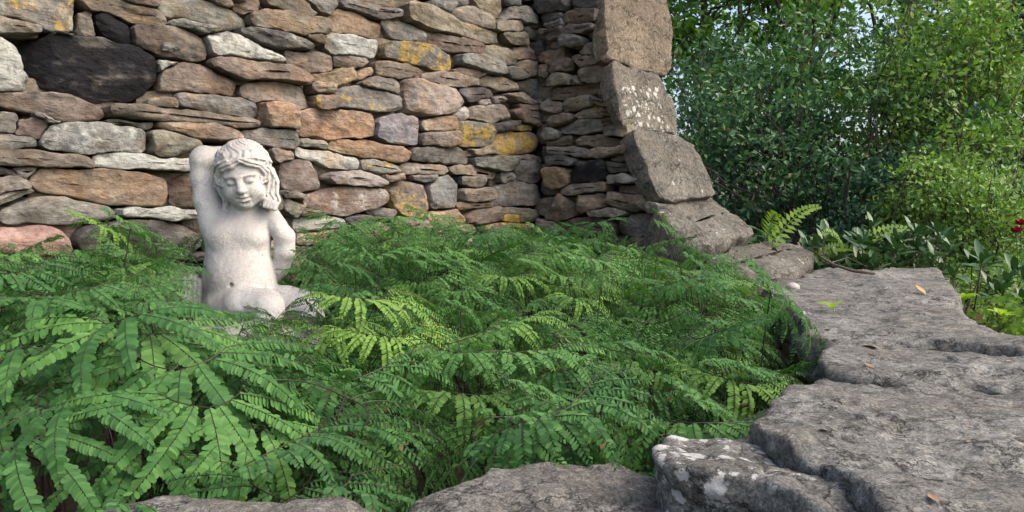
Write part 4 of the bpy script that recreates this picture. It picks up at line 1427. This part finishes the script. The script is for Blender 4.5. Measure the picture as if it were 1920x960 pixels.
def fern_bed():
    rng = random.Random(77)
    lft = CORNER + EA * -2.75
    poly = np.array([(CORNER.x, CORNER.y), (CORNER + ET * 1.2).to_tuple()[:2]] + [tuple(p) for p in BED[1:]] + [(lft.x, lft.y)])
    pts = []
    tries = 0
    while tries < 12000 and len(pts) < 80:
        tries += 1
        x = rng.uniform(-2.0, 1.1); y = rng.uniform(.7, 4.1)
        if poly_sdf(np.array([x]), np.array([y]), poly)[0] > -.13: continue
        if math.hypot((x - p0.x) / 1.25, y - p0.y) < .24: continue
        px = 960 + FPX * x / y
        if px < -160: continue
        if px < 430 and y < 1.55: continue
        if min([9] + [math.hypot(x - a, y - b) for a, b in pts]) < (.21 if y < 1.8 else .255): continue
        pts.append((x, y))
    for x, y in pts:
        px = 960 + FPX * x / y
        if x < p0.x + .15 and y > 2.0: lab = ('maidenhair fern growing at the wall foot beside the statue', 'ferns at the wall foot by the statue')
        elif y > 3.0: lab = ('fine-textured maidenhair fern in the corner of the two stone walls', 'ferns in the wall corner')
        elif px < 620: lab = ('maidenhair fern in the bed between the statue and the low rim stones', 'ferns below the statue')
        elif y > 1.9: lab = ('maidenhair fern in the middle of the bed between statue and wing wall', 'ferns in the middle of the bed')
        else: lab = ('maidenhair fern beside the curved rim boulders and slabs', 'ferns beside the rim')
        n = 11 if y < 1.7 else 16
        fern(x, y, n, rng, lab[0], lab[1], sc=.9 if y < 1.7 else .78)
    # the large fern whose long fingers hang over the rim stone
    q = at_depth(215, 640, 1.28)
    r = fern(q.x, q.y + .05, 0, rng, 'large maidenhair fern with long drooping fingers hanging towards the low rim stone')
    for (px, py, Y, hd, pit, rol, sc, k) in [(185, 610, 1.26, 205, -22, 6, 1.0, 1), (290, 625, 1.26, 140, -24, -4, 1.05, 2), (40, 560, 1.45, 235, -6, 0, .95, 0), (330, 690, 1.16, 165, -30, 0, .95, 3),
                                              (80, 760, 1.06, 215, -24, 0, .85, 3), (20, 840, .98, 160, -24, 8, .8, 2), (440, 650, 1.40, 115, -20, 0, 1.0, 0), (400, 760, 1.10, 135, -30, 0, .85, 1), (-20, 660, 1.22, 205, -16, 0, .9, 1),
                                              (150, 700, 1.34, 180, -20, 0, .8, 0), (500, 800, 1.12, 130, -26, 0, .8, 2), (250, 850, 1.05, 175, -26, 0, .75, 0), (560, 700, 1.35, 120, -26, 0, .85, 3), (120, 560, 1.6, 170, -12, 0, .9, 2), (-60, 760, 1.12, 180, -22, 0, .9, 0)]:
        add_frond(r, rng, FRB[k], at_depth(px, py, Y), Vector((q.x, q.y + .05, SOIL_Z)), rad(hd), rad(pit), rad(rol), sc)
    q = at_depth(1350, 640, 1.85)
    r = fern(q.x - .15, q.y + .1, 0, rng, 'maidenhair fern with fronds spilling out over the edge of the long bench slab')
    for (px, py, Y, hd, pit, sc) in [(1395, 560, 2.15, 110, -26, .9), (1370, 600, 1.95, 125, -28, .9), (1330, 655, 1.72, 135, -30, .9), (1300, 700, 1.55, 150, -30, .9), (1400, 640, 1.80, 115, -30, .8), (1410, 530, 2.4, 100, -20, .85), (1250, 730, 1.42, 150, -30, .85)]:
        add_frond(r, rng, rng.choice(FR), at_depth(px, py, Y), Vector((q.x - .15, q.y + .1, SOIL_Z)), rad(hd), rad(pit), 0, sc, .3 if px in (1330, 1300) else 0.0)
    # young lime-green fern beside the statue's knee
    q = at_depth(690, 650, 1.75)
    r = fern(q.x, q.y + .1, 0, rng, 'young lime-green maidenhair fern fronds beside the statue knee')
    for (px, py, Y, hd, pit, sc) in [(705, 560, 1.60, 120, -24, .85), (632, 615, 1.52, 175, -30, .7), (740, 630, 1.50, 145, -30, .75)]:
        add_frond(r, rng, rng.choice(FR), at_depth(px, py, Y), Vector((q.x, q.y + .1, SOIL_Z)), rad(hd), rad(pit), 0, sc, rng.uniform(.45, .75))
    # fronds climbing against the wall
    q = at_depth(745, 470, 3.0)
    r = fern(q.x, q.y, 0, rng, 'maidenhair fern reaching up against the lichened wall stones')
    for (px, py, hd, pit, sc) in [(700, 430, 250, 6, .9), (760, 440, 100, 0, .9), (690, 480, 230, -8, .9), (800, 465, 120, -5, .9), (740, 410, 170, -5, .7)]:
        hub = on_plane(px, py, CORNER + ET * .16, ET)
        add_frond(r, rng, rng.choice(FR), hub, Vector((q.x, q.y, SOIL_Z)), rad(hd), rad(pit), 0, sc)
    q = at_depth(150, 560, 2.05)
    r = fern(q.x, q.y, 0, rng, 'maidenhair fern reaching up in front of the pink and dark wall stones')
    for (px, py, Y, hd, pit, sc) in [(70, 500, 2.0, 255, 10, .7), (160, 510, 2.05, 60, 8, .7), (190, 540, 1.95, 110, -8, .8), (100, 560, 1.85, 200, -10, .8), (30, 540, 1.9, 260, -4, .8)]:
        add_frond(r, rng, rng.choice(FR), at_depth(px, py, Y), Vector((q.x, q.y, SOIL_Z)), rad(hd), rad(pit), 0, sc)
fern_bed()

def dry_stems():
    rng = random.Random(3); parts = []
    for i in range(120):
        c = at_depth(rng.uniform(540, 700), rng.uniform(690, 820), rng.uniform(1.25, 1.6))
        c.z = max(min(c.z, SOIL_Z + .22), SOIL_Z + .02)
        a = rng.uniform(0, 6.28); d = Vector((math.cos(a), math.sin(a), rng.uniform(-.4, .5))); pts = [c]
        for k in range(5):
            d = (d + Vector((rng.gauss(0, .35), rng.gauss(0, .35), rng.gauss(-.05, .35)))).normalized()
            pts.append(pts[-1] + d * rng.uniform(.015, .03))
        parts.append(tube(pts, [.0016] * 6, 4))
    V, F = merge(parts)
    o = link('dry_stems', mesh('dry_stems', V, F), None, plain_material('dry_stem', (.13, .075, .05), .9))
    tag(o, 'tangle of dead brown fern stems low in the bed', 'stems', kind='stuff')
dry_stems()

# ------------------------------------------------------------------ shrubs and trees behind
def leaf_cloud(name, C, per, spread, size, rng, flat=.6, aspect=.5, nrm_up=.55):
    """C (n,3) clump centres"""
    n = len(C) * per
    P = np.repeat(C, per, 0) + rng.normal(0, 1, (n, 3)) * spread * np.array([1, 1, flat])
    CN = rng.normal(0, 1, (len(C), 3)) * .5; CN[:, 2] += .5
    N = rng.normal(0, 1, (n, 3)) * (1 - nrm_up) + np.repeat(CN, per, 0)
    N /= np.linalg.norm(N, axis=1)[:, None]
    A = rng.normal(0, 1, (n, 3)); A[:, 2] -= .3
    A -= (A * N).sum(1)[:, None] * N; A /= np.linalg.norm(A, axis=1)[:, None]
    B = np.cross(N, A)
    L = (size * rng.uniform(.6, 1.25, n))[:, None]
    W = L * aspect
    V = np.stack([P - A * L * .5, P + B * W * .5 + N * L * .08, P + A * L * .5 - N * L * .06, P - B * W * .5 + N * L * .08], 1).reshape(-1, 3)
    F = np.arange(n * 4).reshape(-1, 4)
    return fast_mesh(name, V, F)

def crown_points(c, r, n, rng, shell=.55, rough=.35, seed=0, zmin=.05):
    out = []
    while len(out) < n:
        d = rng.normal(0, 1, (n * 2, 3)); d /= np.linalg.norm(d, axis=1)[:, None]
        k = rng.uniform(shell ** 3, 1, n * 2) ** (1 / 3)
        k *= 1 + rough * fbm(d * 1.0 + seed, 2.2, 3, seed)
        # holes
        hole = fbm(d * k[:, None] * 2 + seed, 2.0, 2, seed + 9)
        P = np.array(c) + d * k[:, None] * np.array(r)
        out += [p for p, h in zip(P, hole) if p[2] > zmin and h > -.12]
    return np.array(out[:n])

def branchy(rng, base, tips, r0, seg=7, wig=.06):
    parts = []
    for tip in tips:
        pts = []
        for i in range(seg + 1):
            s = i / seg
            p = base.lerp(tip, s); p.z = base.z + (tip.z - base.z) * (s ** .8)
            p += Vector((rng.gauss(0, wig), rng.gauss(0, wig), rng.gauss(0, wig))) * math.sin(s * math.pi)
            pts.append(p)
        parts.append(tube(pts, [r0 * (1 - .8 * i / seg) for i in range(seg + 1)], 6))
    return parts

MAT['shrub_dark'] = leaf_material('shrub_leaf', (0.038, 0.102, 0.045), (0.070, 0.172, 0.070), (0.149, 0.271, 0.096), .25, .45, .05, .4)
MAT['shrub_blue'] = leaf_material('shrub_leaf_bluish', (0.038, 0.102, 0.063), (0.074, 0.172, 0.096), (0.131, 0.254, 0.140), .22, .45, .05, .4)
MAT['shrub_light'] = leaf_material('shrub_leaf_light', (0.078, 0.163, 0.039), (0.143, 0.260, 0.058), (0.247, 0.364, 0.091), .35, .45, .05, .4)
MAT['tree_leaf'] = leaf_material('tree_leaf', (0.05, 0.125, 0.035), (0.10, 0.22, 0.05), (0.19, 0.32, 0.07), .5, .45, .05, .4)
MAT['cover'] = leaf_material('ground_cover_leaf', (0.07, 0.15, 0.03), (0.13, 0.23, 0.045), (0.21, 0.31, 0.08), .35, .5, .05, .3)
MAT['rhodo'] = leaf_material('rhododendron_leaf', (0.028, 0.068, 0.026), (0.043, 0.10, 0.036), (0.07, 0.14, 0.055), .12, .38, .6, .4)
MAT['xfern'] = leaf_material('christmas_fern_leaf', (0.10, 0.18, 0.025), (0.15, 0.25, 0.035), (0.20, 0.30, 0.05), .35, .45, .2, .3)
MAT['lime'] = leaf_material('lime_leaf', (0.20, 0.32, 0.03), (0.27, 0.40, 0.04), (0.34, 0.46, 0.07), .4, .45, .3, .3)

def shrub(name, c, r, n, per, size, mat, label, seed, stems=9, stem_r=.018, spread=.13, shell=.5, base_pt=None, group=None, cat='shrub', aspect=.55, zmin=.1, bare=0):
    rng = np.random.default_rng(seed); pr = random.Random(seed)
    base = Vector(base_pt if base_pt else (c[0], c[1], 0))
    root = tag(empty(name, base), label, cat, group)
    C = crown_points(c, r, n, rng, shell, .35, seed, zmin)
    if bare: C = C[(C[:, 2] > c[2] - r[2] * bare) | (rng.random(len(C)) < .25)]
    o = link('foliage', leaf_cloud('foliage', C, per, spread, size, rng, .6, aspect), root, mat)
    o.location = -base
    pick = [C[i] for i in rng.choice(len(C), stems, replace=False)]
    for q in pick:
        b = base + Vector((pr.uniform(-.2, .2), pr.uniform(-.2, .2), -.05))
        v, f = merge(branchy(pr, b, [Vector(q)], stem_r * pr.uniform(.6, 1.2)))
        s = link('stem', mesh('stem', v, f), root, MAT['bark']); s.location = -base
    # fine twigs through the foliage
    tw = []
    for i in rng.choice(len(C), min(len(C), 160), replace=False):
        a = Vector(C[i]); d = (a - base); d.normalize()
        d += Vector((pr.gauss(0, .4), pr.gauss(0, .4), pr.gauss(0, .3)))
        tw.append(tube([a - d * .35, a - d * .1 + Vector((0, 0, .03)), a + d * .14], [.006, .004, .002], 4))
    v, f = merge(tw)
    s = link('twigs', mesh('twigs', v, f), root, MAT['bark']); s.location = -base
    s['kind'] = 'stuff'
    return root

def tree(label, x, y, h, tr, c, r, n, per, size, mat, seed, spread=.22, zmin=.5, lean=0.0, group=None):
    rng = np.random.default_rng(seed); pr = random.Random(seed)
    base = Vector((x, y, 0))
    root = tag(empty('deciduous_tree', base), label, 'tree', group)
    pts = [base + Vector((lean * s + pr.gauss(0, .04) * (s > 0), pr.gauss(0, .04) * (s > 0), h * s - .1)) for s in (0, .15, .3, .45, .6, .8, 1)]
    v, f = tube(pts, [tr * 1.35, tr * 1.05, tr, tr * .9, tr * .75, tr * .5, tr * .25], 12)
    o = link('trunk', mesh('trunk', v, f), root, MAT['bark']); o.location = -base
    C = crown_points(c, r, n, rng, .35, .4, seed, zmin)
    o = link('crown', leaf_cloud('crown', C, per, spread, size, rng, .45, .6), root, mat); o.location = -base
    for q in C[:14]:
        b = pts[pr.choice((2, 3, 4))]
        v, f = merge(branchy(pr, b, [Vector(q)], tr * .35, 6, .1))
        s = link('limb', mesh('limb', v, f), root, MAT['bark']); s.location = -base
    return root

g = lambda px, py, Y: at_depth(px, py, Y)
def bg():
    q = g(1590, 280, 7.0)
    shrub('large_shrub', (q.x, q.y, q.z), (1.45, 1.2, 1.18), 380, 40, .066, MAT['shrub_dark'], 'big dark green shrub with bare arching stems beyond the bench slab', 3, 30, .020, .105, .5, tuple(on_z(1560, 445, 0).to_tuple()[:2]) [:0] or (q.x - .2, q.y - .3, 0), bare=.35)
    q = g(1760, 170, 6.6)
    shrub('large_shrub', (q.x, q.y, q.z), (.75, .9, 1.15), 230, 40, .062, MAT['shrub_light'], 'yellowish-leaved upright shrub leaning over the dark shrub', 4, 14, .016, .10, .4, (q.x - .5, q.y, 0))
    q = g(1790, 400, 5.6)
    shrub('small_shrub', (q.x, q.y, q.z), (.52, .5, .48), 190, 45, .045, MAT['shrub_light'], 'rounded pale green shrub beside the red flowers', 5, 6, .01, .09, .5)
    q = g(1690, 400, 6.2)
    shrub('small_shrub', (q.x, q.y, q.z), (.5, .5, .55), 130, 40, .055, MAT['shrub_blue'], 'bluish green shrub low in front of the big dark shrub', 6, 6, .01, .11, .5)
    q = g(1400, 250, 8.2)
    shrub('large_shrub', (q.x, q.y, q.z), (.95, .9, 1.25), 150, 40, .07, MAT['shrub_blue'], 'loose bluish green shrub with sky gaps next to the coping stones', 7, 8, .02, .12, .3)
    q = g(1480, 330, 7.4)
    shrub('large_shrub', (q.x, q.y, q.z), (.8, .7, .62), 130, 40, .06, MAT['shrub_blue'], 'low dark shrub behind the yellow-green fern', 8, 12, .012, .10, .5)
    # trees behind
    q = g(1500, 10, 9.2)
    tree('tall tree with a thick dark trunk rising above the big shrub', q.x, q.y, 7, .105, (q.x, q.y, 5.0), (2.2, 1.7, 1.6), 240, 34, .13, MAT['tree_leaf'], 21, .22, 3.3)
    q = g(1300, 60, 9.5)
    tree('slender tree with bright leaves showing past the coping stones', q.x + .1, q.y, 5.5, .06, (q.x, q.y, 3.3), (1.3, 1.3, 1.2), 110, 36, .12, MAT['tree_leaf'], 22, .18, 1.2)
    q = g(1390, 150, 12.5)
    tree('far slender tree seen through the loose bluish shrub', q.x, q.y, 6, .07, (q.x, q.y, 3.4), (1.6, 1.2, 2.0), 80, 34, .13, MAT['tree_leaf'], 25, .2, .6)
    q = g(1890, 110, 9.0)
    tree('bluish dark tree behind the yellowish upright shrub', q.x, q.y, 6, .10, (q.x, q.y, 2.7), (1.5, 1.4, 2.0), 300, 40, .09, MAT['shrub_blue'], 23, .17, .4)
    q = g(2150, 120, 8.5)
    tree('dark tree at the garden edge beyond the red flowers', q.x, q.y, 6, .10, (q.x, q.y, 2.6), (1.4, 1.4, 2.1), 260, 50, .075, MAT['shrub_dark'], 24, .26, .4)
    q = g(1700, 80, 12.0)
    tree('broad tree filling the space behind the big shrub', q.x, q.y, 7, .13, (q.x, q.y, 3.6), (2.6, 1.6, 2.6), 200, 34, .14, MAT['tree_leaf'], 26, .22, .8)
    tree('unseen tree added behind the back wall, its crown shading the wall corner', .1, 6.3, 5.5, .14, (.5, 5.0, 4.3), (1.9, 1.7, 1.2), 300, 36, .13, MAT['tree_leaf'], 27, .22, 3.2)  # added above the view so its crown shades the wall corner
    # far wood, one mass
    rng = np.random.default_rng(9)
    C = np.column_stack([rng.uniform(0, 22, 800), rng.uniform(15.5, 18, 800), rng.uniform(.1, 2.2, 800)])
    C[:, 2] *= .75 + .4 * fbm(C * np.array([1, 0, 0]), .7, 3, 4)
    o = link('far_wood', leaf_cloud('far_wood', C, 45, .32, .13, rng), None, MAT['shrub_dark'])
    tag(o, 'far dark green undergrowth closing the view under the trees', 'wood', kind='stuff')
    # ground cover outside the bench
    n = 900
    C = np.column_stack([rng.uniform(1.55, 5.2, n), rng.uniform(1.7, 6.4, n), np.zeros(n)])
    lim = on_z(1778, 582, CAM_Z - .235)
    keep = (C[:, 0] > np.interp(C[:, 1], [1.5, 1.9, 2.4, 3.6, 6.5], [1.62, 1.62, 1.62, 2.25, 3.1]))
    C = C[keep]
    C[:, 2] = (.27 + .065 * (C[:, 1] - 2) + .08 * fbm(C, 1.6, 3, 2)) * rng.uniform(.55, 1, len(C))
    o = link('ground_cover', leaf_cloud('ground_cover', C, 55, .10, .042, rng, .5, .65), None, MAT['cover'])
    tag(o, 'light green small-leaved ground cover beside the bench slabs', 'ground cover', kind='stuff')
    # leaf litter strip behind the slab
bg()

# rhododendrons: every leaf its own piece
def long_leaf(L, W, fold=.25, bend=.12):
    V = []
    for s, wd in ((0, .12), (.25, .8), (.55, 1), (.85, .6), (1, .02)):
        z = -bend * L * s * s
        V += [(-W / 2 * wd, L * s, z + fold * W / 2 * wd), (0, L * s, z), (W / 2 * wd, L * s, z + fold * W / 2 * wd)]
    F = []
    for i in range(4):
        a = i * 3
        F += [(a, a + 1, a + 4, a + 3), (a + 1, a + 2, a + 5, a + 4)]
    return mesh('leaf', V, F)
LL = []
for L, W in ((.10, .032), (.085, .03), (.115, .034)):
    me = long_leaf(L, W); me.materials.append(MAT['rhodo']); LL.append(me)
def rhododendron(x, y, ztop, seed, label):
    rng = random.Random(seed)
    base = Vector((x, y, 0)); r = tag(empty('rhododendron', base), label, 'shrub', 'low rhododendrons behind the bench slab')
    for k in range(11):
        a = rng.uniform(0, 6.28); rr = .34 * math.sqrt(rng.random())
        tip = Vector((x + rr * math.cos(a) * 1.1, y + rr * math.sin(a) * .8, ztop - rr * .35 - rng.uniform(0, .16)))
        pts = [base.lerp(tip, s) + Vector((rng.gauss(0, .02), rng.gauss(0, .02), 0)) * (0 < s < 1) for s in (0, .3, .6, 1)]
        v, f = tube(pts, [.008, .006, .005, .003], 5)
        o = link('stem', mesh('stem', v, f), r, MAT['twig']); o.location = -base
        n = rng.randint(8, 11)
        for i in range(n):
            az = i * 2.4 + rng.uniform(-.3, .3); el = rng.uniform(-.25, .75) if i > 2 else rng.uniform(.7, 1.2)
            o = link('leaf', rng.choice(LL), r)
            place(o, Matrix.Translation(tip - Vector((0, 0, .012 * (i % 4)))) @ Matrix.Rotation(az, 4, 'Z') @ Matrix.Rotation(el, 4, 'X') @ Matrix.Rotation(rng.uniform(-.4, .4), 4, 'Y') @ Matrix.Scale(rng.uniform(.75, 1.15), 4))
for i, (px, py, Y) in enumerate([(1455, 425, 4.3), (1520, 430, 4.15), (1585, 425, 4.2), (1650, 425, 4.15), (1720, 430, 4.15), (1800, 460, 4.0), (1790, 505, 3.75), (1560, 415, 4.7), (1690, 412, 4.8), (1620, 440, 4.0), (1550, 450, 3.98)]):
    q = at_depth(px, py, Y)
    rhododendron(q.x, q.y, q.z + .03, 60 + i, 'low rhododendron with long glossy leaves behind the bench slab')

# sword-leaved ferns between the rhododendrons
def sword_fern(label, fronds, seed):
    rng = random.Random(seed)
    a0 = at_depth(*fronds[0][0]); base = Vector((a0.x, a0.y, 0))
    r = tag(empty('sword_fern', base), label, 'fern')
    for A, B in fronds:
        a = at_depth(*A); b = at_depth(*B)
        pts = [base, Vector((base.x, base.y, a.z * .6)).lerp(a, .5), a]
        n = 14; ax = b - a
        sd = ax.cross(Vector((0, -.75, .65))).normalized()
        V = []; F = []
        for i in range(n):
            s = i / n; p = a + ax * s + Vector((0, 0, .05 * math.sin(s * 3.1)))
            Ln = .078 * (1 - s * .8) * (.7 + .3 * min(1, s * 5)); W = ax.length / n * 1.15
            for q in (-1, 1):
                t = ax.normalized(); d = (sd * q * .93 + t * .36 + Vector((0, 0, rng.uniform(-.12, .12)))).normalized()
                k = len(V)
                V += [p, p + d * Ln * .4 - t * W * .45, p + d * Ln, p + d * Ln * .45 + t * W * .5]
                F.append((k, k + 1, k + 2, k + 3))
        o = link('frond', mesh('frond', [tuple(v) for v in V], F, False), r, MAT['xfern']); o.location = -base
        pts += [a + ax * s + Vector((0, 0, .05 * math.sin(s * 3.1))) for s in (.25, .5, .75, 1)]
        v, f = tube(pts, [.003, .003, .0025, .002, .002, .0015, .001], 4)
        st = link('stipe', mesh('stipe', v, f), o, MAT['xfern'])
sword_fern('yellow-green sword fern frond rising beside the low coping boulder', [((1448, 455, 4.0), (1540, 388, 4.05)), ((1440, 445, 4.0), (1460, 405, 3.9)), ((1520, 500, 3.95), (1600, 470, 3.9))], 1)
sword_fern('yellow-green sword fern spreading among the rhododendron leaves', [((1600, 470, 4.1), (1715, 432, 4.1)), ((1590, 480, 4.1), (1540, 440, 4.0)), ((1600, 480, 4.1), (1660, 500, 3.95))], 2)

# ------------------------------------------------------------------ small things on the slabs
def leaf_piece(L, W, fold=.3, bend=.2): return long_leaf(L, W, fold, bend)
def litter(px, py, hz, L, W, col, yaw, label, tilt=.1):
    p = on_z(px, py, CAM_Z + hz)
    me = leaf_piece(L, W, .15, -.04)
    o = link('fallen_leaf', me, None, plain_material('dry_leaf', col, .7, .35, 60, .2))
    # find the surface under the leaf
    bpy.context.view_layer.update()
    hit = SC.ray_cast(bpy.context.evaluated_depsgraph_get(), Vector((p.x, p.y, p.z + .15)), Vector((0, 0, -1)))
    if hit[0] and abs(hit[1].z - p.z) < .08: p = hit[1]
    o.location = p + Vector((0, 0, .005)); o.rotation_euler = (tilt, .1, yaw)
    tag(o, label, 'leaf')
    return o
litter(1650, 655, -.255, .032, .02, (.55, .40, .17), 1.2, 'yellow fallen leaf on the round-nosed slab')
litter(1772, 660, -.255, .03, .014, (.42, .27, .15), 1.4, 'tan fallen leaf beside the yellow leaf')
litter(1736, 553, -.235, .05, .022, (.35, .22, .09), .3, 'curled ochre fallen leaf at the back edge of the long slab', .5)
litter(1668, 592, -.235, .03, .016, (.16, .08, .05), 1.2, 'small dark brown fallen leaf on the long slab')
litter(1377, 474, -.16, .055, .022, (.42, .17, .07), -1.2, 'orange fallen leaf lying on the low coping boulder', .3)
def scraps():
    rng = random.Random(44)
    me = leaf_piece(.014, .007, .3, -.2); me.materials.append(plain_material('dry_scrap', (.24, .15, .09), .8, .4, 60, .2))
    bpy.context.view_layer.update(); dg = bpy.context.evaluated_depsgraph_get()
    k = 0
    while k < 16:
        p = on_z(rng.uniform(1480, 1900), rng.uniform(530, 930), CAM_Z - .24)
        hit = SC.ray_cast(dg, Vector((p.x, p.y, p.z + .2)), Vector((0, 0, -1)))
        if not hit[0] or hit[4].name.split('.')[0] not in ('bench_slab', 'rim_boulder') or hit[2].z < .8: continue
        o = link('dry_leaf_scrap', me); o.location = hit[1] + Vector((0, 0, .002))
        o.rotation_euler = (rng.uniform(-.2, .2), rng.uniform(-.2, .2), rng.uniform(0, 6.28)); o.scale = [rng.uniform(.5, 1.4)] * 3
        tag(o, 'tiny dry brown leaf scrap lying on the grey rim slabs', 'leaf scrap', 'leaf scraps on the slabs')
        k += 1
scraps()
def pebble():
    p = on_z(1487, 537, CAM_Z - .228)
    rng = random.Random(9)
    bm = bmesh.new(); bmesh.ops.create_icosphere(bm, subdivisions=3, radius=1)
    V = np.array([v.co[:] for v in bm.verts]); k = 1 + .22 * fbm(V, 1.3, 3, 4)
    for v, s in zip(bm.verts, k): v.co = Vector((v.co.x * .024 * s, v.co.y * .02 * s, v.co.z * .015 * s))
    me = bpy.data.meshes.new('pebble'); bm.to_mesh(me); bm.free()
    for q in me.polygons: q.use_smooth = True
    o = link('pebble', me, None, plain_material('pebble', (.36, .32, .28), .8, .3, 40, .3))
    bpy.context.view_layer.update()
    hit = SC.ray_cast(bpy.context.evaluated_depsgraph_get(), Vector((p.x, p.y, p.z + .15)), Vector((0, 0, -1)))
    if hit[0] and abs(hit[1].z - p.z) < .08: p = hit[1]
    o.location = p + Vector((0, 0, .009))
    tag(o, 'pale round pebble on the long bench slab', 'pebble')
pebble()
def sprig(name, px, py, z, leaves, seed, label, size):
    rng = random.Random(seed)
    p = on_z(px, py, z); r = tag(empty(name, p), label, 'plant')
    me = long_leaf(size, size * .5, .3, .15); me.materials.append(MAT['lime'])
    for i in range(leaves):
        az = i * 2.4; h = size * .25 * i / leaves + size * .2
        o = link('leaf', me, r)
        o.matrix_basis = Matrix.Translation((0, 0, h)) @ Matrix.Rotation(az, 4, 'Z') @ Matrix.Rotation(rng.uniform(.2, .8), 4, 'X') @ Matrix.Scale(rng.uniform(.7, 1.1), 4)
    v, f = tube([Vector((0, 0, -.01)), Vector((.002, 0, size * .3)), Vector((0, 0, size * .5))], [.0018, .0015, .001], 5)
    link('stem', mesh('stem', v, f), r, MAT['lime'])
sprig('seedling', 1562, 585, CAM_Z - .232, 4, 3, 'bright green seedling growing from the long bench slab', .045)
sprig('seedling', 1806, 572, CAM_Z - .30, 9, 5, 'lime-green leafy sprig behind the bench slab edge', .055)
sprig('seedling', 1880, 600, CAM_Z - .32, 7, 6, 'broad-leaved green sprig in the ground cover', .05)
def twig():
    pts = [on_z(1640, 513, CAM_Z - .215), on_z(1600, 508, CAM_Z - .205), on_z(1565, 497, CAM_Z - .20), at_depth(1540, 482, 3.9), at_depth(1515, 465, 4.0)]
    v, f = tube(pts, [.007, .007, .006, .005, .003], 7)
    b = at_depth(1560, 492, 3.85)
    v2, f2 = tube([b, at_depth(1590, 483, 3.9), at_depth(1625, 500, 3.8)], [.004, .003, .002], 5)
    r = tag(empty('fallen_branch', pts[0]), 'bare grey branch lying over the back edge of the long slab', 'branch')
    for vv, ff, nm in ((v, f, 'stem'), (v2, f2, 'twig')):
        o = link(nm, mesh(nm, vv, ff), r, MAT['twig']); o.location = -pts[0]
twig()
def red_flower():
    base = at_depth(1905, 440, 5.0); g0 = Vector((base.x, base.y, 0))
    r = tag(empty('red_flower', g0), 'red flowers on thin stems in front of the dark tree', 'flower')
    m = plain_material('red_petal', (.35, .012, .03), .5, .4, 60, .1)
    me = long_leaf(.05, .04, -.3, -.3); me.materials.append(m)
    for px, py in ((1905, 436), (1914, 422), (1935, 440)):
        c = at_depth(px, py, 5.0)
        for i in range(7):
            o = link('petal', me, r)
            place(o, Matrix.Translation(c) @ Matrix.Rotation(i * .9, 4, 'Z') @ Matrix.Rotation(.5 + .3 * (i % 2), 4, 'X'))
        v, f = tube([g0, g0.lerp(c, .5) + Vector((.03, 0, .05)), c], [.004, .003, .003], 5)
        o = link('stem', mesh('stem', v, f), r, MAT['rhodo']); o.location = -g0
red_flower()
